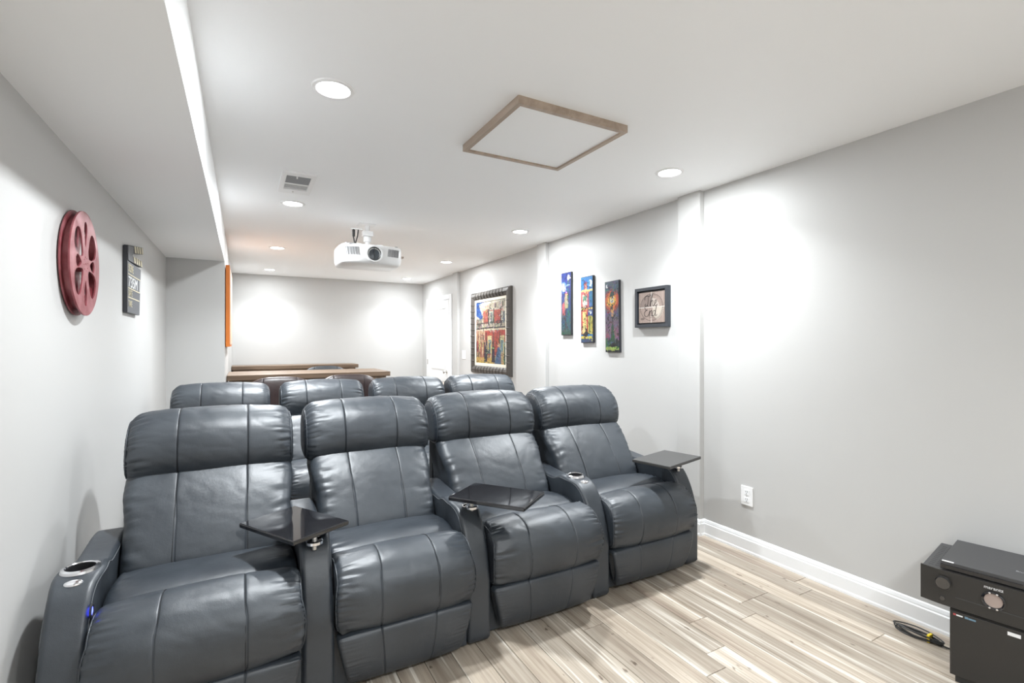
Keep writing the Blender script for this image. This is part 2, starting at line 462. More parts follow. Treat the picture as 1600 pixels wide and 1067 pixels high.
def cushion(name, w, prof, m, parent, r=0.04, nprof=120, nx=44, seams=(), seam_d=0.0032, wrinkle=0.0, wfreq=60,
            puff=0.0, taper=None, widen=None, seed=0, it=2, soft=0.0, crown=0.0):
    """A stuffed, upholstered body: the closed side profile (y, z) carried across the width w, its ends rounded by r,
    gathered wrinkles near the ends, stitched seams pressed in at x = seams."""
    P = resample(chaikin(prof, it), nprof)
    n = len(P)
    area = sum(P[i].x * P[(i + 1) % n].y - P[(i + 1) % n].x * P[i].y for i in range(n))
    sg = 1.0 if area > 0 else -1.0
    NR = []
    for i in range(n):
        t = (P[(i + 1) % n] - P[i - 1]).normalized()
        NR.append(Vector((t.y, -t.x)) * sg)          # outward
    hw = w / 2
    xs = set()
    ne = 9
    for k in range(ne + 1):
        a = (PI / 2) * k / ne
        xs.add(round(hw - r + r * math.sin(a), 5)); xs.add(round(-hw + r - r * math.sin(a), 5))
    for k in range(nx + 1): xs.add(round((-hw + r) + (2 * hw - 2 * r) * k / nx, 5))
    for s in seams:
        for d in (-0.012, -0.006, -0.003, -0.0012, 0, 0.0012, 0.003, 0.006, 0.012): xs.add(round(s + d, 5))
    xs = sorted(xs)
    verts = []
    for x in xs:
        ax = abs(x); e = max(0.0, ax - (hw - r)) / r
        inset = r * (1 - math.sqrt(max(0.0, 1 - e * e)))
        near = max(0.0, 1 - (hw - ax) / 0.11)
        sd = 0.0
        for s in seams:
            d = abs(x - s)
            sd = max(sd, seam_d * math.exp(-(d / 0.0020) ** 2) + 0.25 * seam_d * math.exp(-(d / 0.010) ** 2))
        for i in range(n):
            p = P[i]; nv = NR[i]
            off = -inset + puff * (1 - (x / hw) ** 2) - sd
            if wrinkle:
                ph = noise.noise(Vector((p.x * 9 + seed, p.y * 9, x * 6))) * 2.5
                sd_ = 0.3 if x > 0 else 7.7
                wv = math.sin(i / n * wfreq * 2 * PI / 2.6 + ph + 5 * noise.noise(Vector((i * 0.10 + seed, seed, sd_))))
                wv = 1.0 - 2.0 * abs(wv) ** 0.7                      # sharp creases between soft folds
                ln = 0.6 + 0.9 * abs(noise.noise(Vector((i * 0.21 + seed, 3.1, sd_)))) * 2
                nr = max(0.0, 1 - (hw - ax) / (0.085 * ln))
                off += 2.3 * wrinkle * (nr ** 1.3) * wv * (1 - e * 0.8)
                q3 = Vector((x * 5 + seed * 3, p.x * 6, p.y * 6))
                off += wrinkle * 0.7 * noise.noise(q3)
                rg = 1 - abs(noise.noise(Vector((x * 5 - p.y * 9 + seed, p.x * 7 + x * 3, p.y * 16 + x * 7))))
                off -= wrinkle * 0.22 * max(0, rg - 0.82) / 0.18      # faint random creases
            q = p + nv * off
            xx = x
            if taper: xx = x * taper(q.x, q.y)
            if widen: xx = x * widen(q.x, q.y)
            zz = q.y
            if crown: zz -= crown * (x / hw) ** 4
            verts.append((xx, q.x, zz))
    faces = []
    m_ = len(xs)
    for j in range(m_ - 1):
        for i in range(n):
            a = j * n + i; b = j * n + (i + 1) % n
            faces.append((a, b, b + n, a + n))
    for j in (0, m_ - 1):                                   # close each end with a fan about its middle
        ring = verts[j * n:(j + 1) * n]
        mx = min(abs(v[0]) for v in ring) * (1 if j else -1)
        cy, cz = sum(v[1] for v in ring) / n, sum(v[2] for v in ring) / n
        b0 = len(verts)
        verts += [(mx, v[1] + (cy - v[1]) * 0.12, v[2] + (cz - v[2]) * 0.12) for v in ring]
        verts.append((mx, cy, cz)); ci = len(verts) - 1
        for i in range(n):
            k = (i + 1) % n
            faces.append((j * n + i, j * n + k, b0 + k, b0 + i)); faces.append((b0 + i, b0 + k, ci))
    me = bpy.data.meshes.new(name); me.from_pydata(verts, [], faces); me.update()
    bm = bmesh.new(); bm.from_mesh(me); bmesh.ops.recalc_face_normals(bm, faces=bm.faces[:]); bm.to_mesh(me); bm.free()
    return link(name, me, m, parent, True)

def seam_lines(parent, w, prof, xs, i0, i1, it=2, nprof=120, off=-0.0012, rad=0.0013, puff=0.0, name='seam', m='seam', crown=0.0):
    """thin stitched seam following the profile between two fractions of its length"""
    P = resample(chaikin(prof, it), nprof); n = len(P)
    area = sum(P[i].x * P[(i + 1) % n].y - P[(i + 1) % n].x * P[i].y for i in range(n)); sg = 1.0 if area > 0 else -1.0
    for x in xs:
        pts = []
        k0, k1 = int(i0 * n), int(i1 * n)
        for k in range(k0, k1 + 1):
            i = k % n
            t = (P[(i + 1) % n] - P[i - 1]).normalized(); nv = Vector((t.y, -t.x)) * sg
            q = P[i] + nv * (off + puff * (1 - (2 * x / w) ** 2))
            pts.append((x, q.x, q.y - crown * (2 * x / w) ** 4))
        tube(name, pts, rad, m, parent, 6)

def piping(parent, w, prof, r, puff, crown=0.0, widen=None, k=0.82, nprof=120):
    """raised welt sewn round each end of a cushion"""
    P = resample(chaikin(prof, 2), nprof); n = len(P)
    area = sum(P[i].x * P[(i + 1) % n].y - P[(i + 1) % n].x * P[i].y for i in range(n)); sg = 1.0 if area > 0 else -1.0
    hw = w / 2
    x = hw - r + r * k
    ins = r * (1 - math.sqrt(1 - k * k))
    for s in (-1, 1):
        pts = []
        for i in range(n + 1):
            i %= n
            t = (P[(i + 1) % n] - P[i - 1]).normalized(); nv = Vector((t.y, -t.x)) * sg
            q = P[i] + nv * (-ins + 0.0005)
            xx = s * x * (widen(q.x, q.y) if widen else 1.0)
            pts.append((xx, q.x, q.y - crown * (x / hw) ** 4))
        tube('piping', pts, 0.0028, 'leather', parent, 6)

ARM_W = 0.112
HEAD = [(0.70, 0.765), (0.640, 0.785), (0.615, 0.85), (0.625, 0.93), (0.665, 1.0), (0.745, 1.05), (0.85, 1.045), (0.915, 0.975), (0.915, 0.86), (0.87, 0.775)]
BACK = [(0.44, 0.41), (0.40, 0.47), (0.435, 0.56), (0.50, 0.655), (0.565, 0.735), (0.63, 0.80), (0.72, 0.85), (0.82, 0.83), (0.83, 0.70), (0.78, 0.5), (0.72, 0.36), (0.55, 0.36)]
ROLL = [(0.20, 0.465), (0.155, 0.487), (0.08, 0.512), (0.0, 0.497), (-0.055, 0.44), (-0.072, 0.36), (-0.055, 0.275), (-0.01, 0.238), (0.10, 0.235), (0.20, 0.27), (0.23, 0.38)]
SEAT = [(0.12, 0.44), (0.17, 0.492), (0.26, 0.505), (0.36, 0.492), (0.48, 0.475), (0.55, 0.44), (0.53, 0.36), (0.35, 0.34), (0.15, 0.36)]
FOOT = [(0.02, 0.245), (-0.03, 0.247), (-0.052, 0.235), (-0.05, 0.16), (-0.035, 0.08), (-0.012, 0.035), (0.02, 0.03), (0.03, 0.1)]
ARM = [(0.0, 0.012), (0.0, 0.30), (0.012, 0.36), (0.04, 0.45), (0.085, 0.535), (0.13, 0.580), (0.18, 0.597), (0.29, 0.600), (0.335, 0.588), (0.37, 0.572),
       (0.45, 0.574), (0.62, 0.588), (0.70, 0.585), (0.76, 0.55), (0.80, 0.40), (0.80, 0.012)]
ARM2 = []
for a, b in zip(ARM, ARM[1:] + ARM[:1]):
    k = max(1, int((Vector(b) - Vector(a)).length / 0.05))
    for q in range(k): ARM2.append(tuple(Vector(a).lerp(Vector(b), q / k)))

def arm_widen(y, z):
    g = math.exp(-((y - 0.235) / 0.085) ** 2) * min(1.0, max(0.0, (z - 0.535) / 0.05))
    return 1.0 + 0.20 * g

arm_cache = {}
def armrest(parent, x, y=0.0, control=True):
    if 'arm' not in arm_cache:
        a = cushion('armrest', ARM_W, ARM2, M['leather'], None, r=0.018, nprof=150, nx=8, widen=arm_widen, it=1)
        bm = bmesh.new(); lathe_bm(bm, [(0.041, -0.075), (0.041, 0.05)], 40, c=(0, 0.235, 0.60)); boolean_cut(a, bm)
        a.data.polygons.foreach_set('use_smooth', [True] * len(a.data.polygons)); set_auto(a, 50)
        arm_cache['arm'] = a.data
        bpy.data.objects.remove(a)
    a = link('armrest', arm_cache['arm'], None, parent)
    a.location = (x, y, 0)
    def sub(nm, mk):
        if nm not in arm_cache:
            o = mk(); arm_cache[nm] = o.data; o.parent = a; return o
        o = link(nm, arm_cache[nm], None, a); return o
    sub('cup_ring', lambda: lathe('cup_ring', [(0.040, 0.598), (0.040, 0.606), (0.043, 0.609), (0.052, 0.606), (0.054, 0.598), (0.052, 0.594)], 'chrome', None, 48, c=(0, 0.235, 0), closed=True))
    sub('cup_well', lambda: lathe('cup_well', [(0.0405, 0.604), (0.0395, 0.604), (0.0385, 0.535), (0.001, 0.533), (0.001, 0.53), (0.0405, 0.53)], 'black_satin', None, 40, c=(0, 0.235, 0), closed=True))
    if control:
        def mk():
            bm = bmesh.new(); lathe_bm(bm, [(0.024, 0.0), (0.026, 0.004), (0.022, 0.008), (0.012, 0.010), (0.001, 0.010)], 32)
            for v in bm.verts: v.co = Vector((v.co.x, v.co.y * 0.62, v.co.z))
            bmesh.ops.rotate(bm, verts=bm.verts[:], cent=(0, 0, 0), matrix=Matrix.Rotation(0.30, 3, 'X'))
            bmesh.ops.translate(bm, verts=bm.verts[:], vec=(0, 0.152, 0.583))
            o = from_bm('control_button', bm, 'chrome', None, True); return o
        sub('control_button', mk)
    # stitched edge lines along the top and front of the arm
    if 'stitch' not in arm_cache:
        P = resample(chaikin(ARM2, 1), 150)
        bm = bmesh.new()
        for s in (-1, 1):
            pts = []
            for p in P:
                if (p.y > 0.05 and p.x < 0.72 and (p.x < 0.05 or p.y > 0.45)):
                    pts.append(p)
            pts.sort(key=lambda p: (p.x * 1.0 + p.y * 0.5))
            pp = [(s * (ARM_W / 2 - 0.0008) * arm_widen(p.x, p.y), p.x + (0.016 if p.y < 0.45 else 0.008), p.y - (0.0 if p.y < 0.4 else 0.014)) for p in pts]
            tube_bm(bm, pp, 0.0013, 6)
        me = bpy.data.meshes.new('stitching'); bm.to_mesh(me); bm.free(); me.materials.append(M['thread'])
        arm_cache['stitch'] = me
    link('stitching', arm_cache['stitch'], None, a, True)
    return a

TRAY_Z = 0.642
def tray(parent, px, py, ang, m='black_gloss', cx=0.135, dz=0.0, ln=0.187):
    """swivel tray table: px, py = pivot in the recliner's frame, ang = direction from pivot to the tray's middle"""
    t = box('tray_table', -ln, ln, -0.125, 0.125, TRAY_Z + dz, TRAY_Z + dz + 0.018, m, parent, 0.004, 2)
    ca, sa = math.cos(ang), math.sin(ang)
    t.location = (px + ca * cx, py + sa * cx, 0); t.rotation_euler = (0, 0, ang)
    lathe('tray_post', [(0.010, 0.555), (0.010, TRAY_Z + dz + 0.001)], 'nickel', t, 20, c=(-cx, 0, 0))
    lathe('swivel_collar', [(0.012, 0.574), (0.026, 0.574), (0.031, 0.578), (0.031, 0.588), (0.026, 0.593), (0.012, 0.593)], 'chrome', t, 32, c=(-cx, 0, 0), closed=True)
    return t

def recliner(label, loc, rz, gapw, group, arms, seed, headw=0.655, stagger=0.0):
    """gapw = clear width between the arms; arms = list of local x where an arm belongs to this seat"""
    t = thing('theater_recliner', label, 'recliner', loc, rz, group)
    lm = M['leather']
    sw = gapw - 0.007
    sx = sw * 0.20
    hx = headw * 0.205
    o = cushion('headrest', headw, HEAD, lm, t, r=0.055, seams=(-hx, hx), wrinkle=0.0068, wfreq=54, puff=0.012, seed=seed, crown=0.016)
    piping(o, headw, HEAD, 0.055, 0.012, crown=0.016)
    seam_lines(o, headw, HEAD, (-hx, hx), 0.02, 0.62, puff=0.012, crown=0.016)
    bw = sw + 0.035
    def bt(y, z): return (sw / bw) + (1 - sw / bw) * min(1.0, max(0.0, (z - 0.63) / 0.09))
    bx = bw * 0.205
    o = cushion('backrest', bw, BACK, lm, t, r=0.05, seams=(-bx, bx), wrinkle=0.0055, wfreq=44, puff=0.012, seed=seed + 5, taper=bt)
    seam_lines(o, bw, BACK, (-bx, bx), 0.04, 0.46, puff=0.012)
    o = cushion('seat_cushion', sw, SEAT, lm, t, r=0.03, seams=(), wrinkle=0.003, puff=0.012, seed=seed + 9)
    def rw(y, z): return 1.0 + 0.05 * min(1.0, max(0.0, (-0.032 - y) / 0.03))
    o = cushion('seat_roll', sw, ROLL, lm, t, r=0.032, seams=(-sx, sx), wrinkle=0.0055, wfreq=60, puff=0.014, seed=seed + 13, widen=rw)
    piping(o, sw, ROLL, 0.032, 0.0, widen=rw)
    seam_lines(o, sw, ROLL, (-sx, sx), 0.0, 0.66, puff=0.014)
    def tp(y, z):
        f = min(1.0, max(0.0, (0.24 - z) / 0.21))
        return 1.0 - 0.17 * f ** 1.1
    o = cushion('footrest', sw - 0.004, FOOT, lm, t, r=0.02, seams=(-sx, sx), seam_d=0.004, wrinkle=0.0015, puff=0.004, taper=tp, seed=seed + 17)
    box('base', -gapw / 2 + 0.002, gapw / 2 - 0.002, 0.035, 0.74, 0.012, 0.30, lm, t, 0.006)
    box('back_shell', -bw / 2 + 0.02, bw / 2 - 0.02, 0.80, 0.86, 0.05, 0.95, lm, t, 0.02)
    for ax in arms: armrest(t, ax, stagger if ax > 0 else -stagger)
    return t

# ------------------------------------------------------------ front row
RZ1 = 0.0
def row1_pt(X):      # point on the line of the arm fronts
    return (X, 2.035 + 0.0648 * (X - 1.66))
armX = [-0.478, 0.247, 0.930, 1.662, 2.402]
lab1 = ['charcoal leather recliner nearest the left wall, front row, blue lit button on its arm',
        'front row charcoal leather recliner between two glossy black trays, second from left wall',
        'front row charcoal leather recliner, third from left, glossy tray reaching over its seat',
        'front row charcoal leather recliner nearest the right wall, matte tray on outer arm']
front = []
for i in range(4):
    a, b = armX[i], armX[i + 1]
    cxm = (a + b) / 2
    half = (b - a) / 2 / math.cos(RZ1)
    x, y = row1_pt(cxm)
    arms = [half] if i else [-half, half]
    t = recliner(lab1[i], (x, y, 0), RZ1, 2 * half - ARM_W, 'front row of theater recliners', arms, 10 + i * 31, headw=[0.655, 0.645, 0.665, 0.665][i], stagger=0.0235)
    front.append((t, half))

def tray_world(i, px, py, ang, m, **kw):
    t = front[i][0]
    dx, dy = px - t.location.x, py - t.location.y
    c, s = math.cos(-RZ1), math.sin(-RZ1)
    return tray(t, dx * c - dy * s, dx * s + dy * c, ang - RZ1, m, **kw)
M['black_matte'] = mat('black_matte_tray', (0.045, 0.044, 0.043), 0.4)
tray_world(0, 0.242, 2.035, math.radians(-60 + 180), 'black_gloss', dz=-0.022, ln=0.175, cx=0.125)
tray_world(1, 0.945, 2.115, math.radians(-53), 'black_gloss')
tray_world(3, 2.392, 2.185, math.radians(14 + 180), 'black_matte')

# blue lit switch on the inner side of the left arm of the first recliner
sw_arm = [c for c in front[0][0].children if c.name.startswith('armrest')][0]
o = lathe('switch_ring', [(0.013, 0.0), (0.021, 0.0), (0.021, 0.004), (0.018, 0.006), (0.013, 0.003)], 'black_satin', sw_arm, 32, 'X', closed=True)
o.location = (ARM_W / 2 + 0.0015, 0.085, 0.515)
o = lathe('lit_switch', [(0.0125, 0.0), (0.0125, 0.003), (0.009, 0.004), (0.001, 0.004)], 'blue_glow', sw_arm, 28, 'X')
o.location = (ARM_W / 2 + 0.0015, 0.085, 0.515); o['label'] = 'glowing blue switch'

# ------------------------------------------------------------ second row
RZ2 = 0.0
armX2 = [-0.49, 0.212, 0.935, 1.655, 2.372]
lab2 = ['back row charcoal leather recliner standing closest to the left alcove wall',
        'back row charcoal leather recliner in front of the two brown bar stools',
        'back row charcoal leather recliner, third from the left, in line with the white door',
        'back row charcoal leather recliner below the large framed street painting']
for i in range(4):
    a, b = armX2[i], armX2[i + 1]
    half = (b - a) / 2 / math.cos(RZ2)
    xm = (a + b) / 2
    t = recliner(lab2[i], (xm, 3.55 + RZ2 * (xm - 1), 0), RZ2, 2 * half - ARM_W, 'back row of theater recliners',
                 [half] if i else [-half, half], 200 + i * 17, headw=[0.645, 0.645, 0.65, 0.67][i])
    if i in (0, 2): tray(t, half, 0.14, math.radians(190 if i == 0 else -40), 'black_gloss')

# ------------------------------------------------------------ projector on its ceiling mount
M['proj_white'] = mat('projector_white', (0.82, 0.82, 0.82), 0.3, coat=0.2)
M['proj_grey'] = mat('projector_grey', (0.32, 0.32, 0.33), 0.5)
M['lens_glass'] = mat('projector_lens_glass', (0.05, 0.065, 0.085), 0.08, spec=0.8, coat=0.6)
def projector():
    cx, yf = 0.985, 4.27
    t = thing('projector', 'white ceiling projector with round dark lens hanging above the back row', 'projector', (cx, yf, 2.045), 0.0)
    w, d, h = 0.27, 0.44, 0.165
    # body: rounded plan, slanted belly
    plan = [(-w, 0.07), (-w + 0.03, 0.035), (-w * 0.55, 0.008), (-0.09, 0.0), (0.09, 0.0), (w * 0.55, 0.008), (w - 0.03, 0.035), (w, 0.07), (w, d - 0.03), (w - 0.03, d), (-w + 0.03, d), (-w, d - 0.03)]
    P = resample(chaikin(plan, 2), 80)
    bm = bmesh.new()
    levels = [(0.0, 0.90), (0.005, 0.94), (0.02, 0.975), (0.05, 0.995), (0.09, 1.0), (0.14, 1.0), (0.158, 0.985), (0.165, 0.95)]
    rings = [[bm.verts.new((p.x * s, (p.y - d / 2) * s + d / 2, z)) for p in P] for z, s in levels]
    for A, B in zip(rings, rings[1:]):
        for k in range(len(A)): bm.faces.new((A[k], A[(k + 1) % len(A)], B[(k + 1) % len(A)], B[k]))
    bm.faces.new(rings[0][::-1]); bm.faces.new(rings[-1])
    b = from_bm('body', bm, 'proj_white', t, True); set_auto(b, 35)
    # lens barrel, glass, split dust cover
    lathe('lens_hood', [(0.058, 0.03), (0.074, 0.03), (0.074, -0.010), (0.069, -0.016), (0.060, -0.016), (0.058, -0.010)], 'proj_white', t, 48, 'Y', c=(0.005, 0, 0.085), closed=True)
    lathe('lens_ring', [(0.052, 0.02), (0.058, 0.02), (0.058, -0.012), (0.052, -0.006)], 'black_satin', t, 48, 'Y', c=(0.005, 0, 0.085), closed=True)
    lathe('lens_glass', [(0.053, 0.02), (0.053, 0.002), (0.03, -0.003), (0.001, -0.004)], 'lens_glass', t, 40, 'Y', c=(0.005, 0, 0.085))
    box('shutter_split', 0.0038, 0.0062, -0.008, 0.0, 0.036, 0.134, 'black_satin', t)
    # grilles on either side of the lens: each louvre its own bar
    def yfront(x): return min((p.y for p in P if abs(p.x - x) < 0.012), default=0.03)
    for s in (-1, 1):
        for k in range(10):
            x = s * (0.125 + k * 0.0105)
            y = yfront(x)
            g = box('grille_slat', -0.0032, 0.0032, -0.006, 0.012, 0.0, 0.066, 'proj_grey', t)
            g.location = (x, y + 0.003, 0.072); g.rotation_euler = (0, 0.12 * s, 0)
    box('vent_lip', -0.20, -0.14, 0.02, 0.05, 0.158, 0.168, 'proj_grey', t, 0.002)
    box('vent_lip', 0.16, 0.235, 0.05, 0.08, 0.155, 0.165, 'proj_grey', t, 0.002)
    for x in (-0.21, 0.22):
        lathe('foot', [(0.016, 0.162), (0.016, 0.176), (0.012, 0.18)], 'proj_grey', t, 20, c=(x, 0.09, 0))
    box('side_port', w - 0.004, w + 0.03, 0.12, 0.17, 0.09, 0.105, 'tan_wood', t, 0.002)
    # mount: ceiling plate, cross arms, column, spider
    mz = H - 2.045
    box('mount_plate', -0.075, 0.075, 0.22, 0.36, mz - 0.005, mz, 'white_plastic', t, 0.002)
    lathe('mount_column', [(0.021, 0.19), (0.021, mz - 0.004)], 'white_plastic', t, 24, c=(0.01, 0.29, 0))
    lathe('mount_joint', [(0.02, 0.235), (0.036, 0.24), (0.036, 0.285), (0.02, 0.29)], 'white_plastic', t, 24, c=(0.01, 0.29, 0))
    box('mount_bracket', -0.035, 0.055, 0.25, 0.33, 0.29, 0.335, 'white_plastic', t, 0.004)
    for (x, y) in ((-0.14, 0.14), (0.16, 0.14), (-0.12, 0.40), (0.14, 0.40)):
        tube('mount_arm', [(0.01, 0.29, 0.205), (x * 0.7, 0.29 + (y - 0.29) * 0.7, 0.198), (x, y, 0.163)], 0.008, 'white_plastic', t, 8)
    box('cable_clip', -0.14, -0.04, 0.26, 0.29, mz - 0.055, mz - 0.045, 'white_plastic', t, 0.002)
    tube('cable', [(-0.115, 0.27, mz - 0.05), (-0.118, 0.27, 0.27), (-0.112, 0.25, 0.22), (-0.105, 0.24, 0.165)], 0.006, 'black_plastic', t, 8)
    tube('cable', [(-0.075, 0.27, mz - 0.05), (-0.082, 0.27, 0.28), (-0.10, 0.26, 0.22), (-0.108, 0.25, 0.165)], 0.005, 'black_plastic', t, 8)
    lathe('cable_plug', [(0.011, mz - 0.12), (0.013, mz - 0.06)], 'black_plastic', t, 12, c=(-0.116, 0.27, 0))
projector()

# ------------------------------------------------------------ ceiling hatch and vent
def hatch():
    x0, x1, y0, y1 = 1.05, 1.675, 1.852, 2.468
    t = thing('ceiling_hatch', 'square white ceiling access panel in a pale wooden frame', 'hatch', (x0, y0, H))
    w, d = x1 - x0, y1 - y0
    box('panel', 0.012, w - 0.012, 0.012, d - 0.012, -0.026, 0, 'ceiling', t)
    fr = 0.022
    for poly in ([(0, 0), (w, 0), (w - fr, fr), (fr, fr)], [(w, 0), (w, d), (w - fr, d - fr), (w - fr, fr)],
                 [(w, d), (0, d), (fr, d - fr), (w - fr, d - fr)], [(0, d), (0, 0), (fr, fr), (fr, d - fr)]):
        prism('frame_side', poly, -0.036, 0.0, 'frame_wood', t, 'XY')
hatch()
def vent():
    x0, x1, y0, y1 = 0.212, 0.418, 3.355, 3.82
    t = thing('ceiling_vent', 'white rectangular air vent on the ceiling beside the soffit', 'vent', (x0, y0, H))
    w, d = x1 - x0, y1 - y0
    box('backing', 0.02, w - 0.02, 0.03, d - 0.03, -0.002, 0, 'dark_slot', t)
    f = 0.03
    for poly in ([(0, 0), (w, 0), (w - f, 0.06), (f, 0.06)], [(w, 0), (w, d), (w - f, d - 0.10), (w - f, 0.06)],
                 [(w, d), (0, d), (f, d - 0.10), (w - f, d - 0.10)], [(0, d), (0, 0), (f, 0.06), (f, d - 0.10)]):
        prism('vent_frame', poly, -0.012, 0.0, 'white_plastic', t, 'XY')
    box('center_bar', f, w - f, 0.225, 0.245, -0.012, 0, 'white_plastic', t)
    for k in range(13):
        y = 0.072 + k * 0.0125
        s = box('slat', f, w - f, -0.004, 0.004, -0.0008, 0.0008, 'proj_grey', t); s.location = (0, y, -0.006); s.rotation_euler = (-0.7, 0, 0)
    for k in range(9):
        y = 0.254 + k * 0.0125
        s = box('slat', f, w - f, -0.0066, 0.0066, -0.0008, 0.0008, 'white_plastic', t); s.location = (0, y, -0.006); s.rotation_euler = (0.25, 0, 0)
    box('damper_lever', 0.088, 0.096, 0.065, 0.085, -0.02, -0.004, 'white_plastic', t)
    lathe('screw', [(0.005, -0.015), (0.005, -0.011)], 'nickel', t, 12, c=(w * 0.45, d - 0.05, 0))
vent()

# ------------------------------------------------------------ painted pictures (flat print as coloured cells)
class Raster:
    def __init__(s, w, h, bg=(255, 255, 255)):
        s.w, s.h = w, h; s.a = np.zeros((h, w, 3)); s.a[:] = bg
        yy, xx = np.mgrid[0:h, 0:w]; s.X = (xx + 0.5) / w; s.Y = (yy + 0.5) / h
    def m(s, mask, c, al=1.0): s.a[mask] = s.a[mask] * (1 - al) + np.array(c) * al
    def rect(s, x0, y0, x1, y1, c, al=1.0): s.m((s.X >= x0) & (s.X < x1) & (s.Y >= y0) & (s.Y < y1), c, al)
    def ell(s, cx, cy, rx, ry, c, al=1.0): s.m(((s.X - cx) / rx) ** 2 + ((s.Y - cy) / ry) ** 2 < 1, c, al)
    def poly(s, pts, c, al=1.0):
        ins = np.zeros(s.X.shape, bool); n = len(pts)
        for i in range(n):
            x0, y0 = pts[i]; x1, y1 = pts[(i + 1) % n]
            if y0 == y1: continue
            cr = ((y0 > s.Y) != (y1 > s.Y)) & (s.X < (x1 - x0) * (s.Y - y0) / (y1 - y0) + x0)
            ins ^= cr
        s.m(ins, c, al)
    def line(s, pts, wd, c, al=1.0, asp=1.0):
        for (x0, y0), (x1, y1) in zip(pts, pts[1:]):
            dx, dy = (x1 - x0), (y1 - y0) * asp
            L2 = dx * dx + dy * dy + 1e-9
            t = np.clip(((s.X - x0) * dx + (s.Y - y0) * asp * dy) / L2, 0, 1)
            d = (s.X - x0 - t * dx) ** 2 + ((s.Y - y0) * asp - t * dy) ** 2
            s.m(d < (wd / 2) ** 2, c, al)
    def strokes(s, num, seed, ln=0.06, wd=0.012, jit=26, asp=1.0, dark=0.25):
        r = np.random.RandomState(seed)
        for k in range(num):
            x, y = r.uniform(0, 1), r.uniform(0, 1)
            c = s.a[min(s.h - 1, int(y * s.h)), min(s.w - 1, int(x * s.w))] + r.normal(0, jit, 3)
            if r.uniform() < dark: c = c * 0.35
            a = r.choice([0.1, 1.4, 1.57, 1.75, 2.4, 0.8]) + r.normal(0, 0.15)
            l = r.uniform(0.3, 1) * ln
            s.line([(x, y), (x + math.cos(a) * l, y + math.sin(a) * l / asp)], wd * r.uniform(0.7, 1.5), np.clip(c, 0, 255), 0.85, asp)
    def mute(s, f=0.15, k=0.9):
        g = s.a.mean(axis=2, keepdims=True)
        s.a = (s.a * (1 - f) + g * f) * k
    def grain(s, amp, seed, blk=1):
        r = np.random.RandomState(seed)
        n = r.normal(0, amp, (s.h // blk + 1, s.w // blk + 1, 1))
        n = np.repeat(np.repeat(n, blk, 0), blk, 1)[:s.h, :s.w]
        s.a = np.clip(s.a + n, 0, 255)

def print_mesh(name, ras, wid, hei, parent, m='print'):
    """flat print: plane in local XZ, facing -Y, lower-left at origin"""
    w, h = ras.w, ras.h
    vs = [(wid * i / w, 0, hei * (1 - j / h)) for j in range(h + 1) for i in range(w + 1)]
    fs = [(j * (w + 1) + i, (j + 1) * (w + 1) + i, (j + 1) * (w + 1) + i + 1, j * (w + 1) + i + 1) for j in range(h) for i in range(w)]
    me = bpy.data.meshes.new(name); me.from_pydata(vs, [], fs)
    at = me.color_attributes.new('paint', 'FLOAT_COLOR', 'CORNER')
    c = np.clip(ras.a / 255.0, 0, 1)
    lin = np.where(c <= 0.04045, c / 12.92, ((c + 0.055) / 1.055) ** 2.4).reshape(-1, 3)
    col = np.ones((w * h, 4, 4)); col[:, :, :3] = lin[:, None, :]
    at.data.foreach_set('color', col.reshape(-1))
    return link(name, me, m, parent)

def wall_right_thing(name, label, cat, ymid, z, group=None):
    """frame whose local x runs right-to-... along the right wall: local +x = world -Y, local -y = into the room (-X)"""
    return thing(name, label, cat, (XR, ymid, z), -PI / 2, group)
# rotation -90 deg about z: local x -> world -Y ; local y -> world +X ; so local -y looks into the room

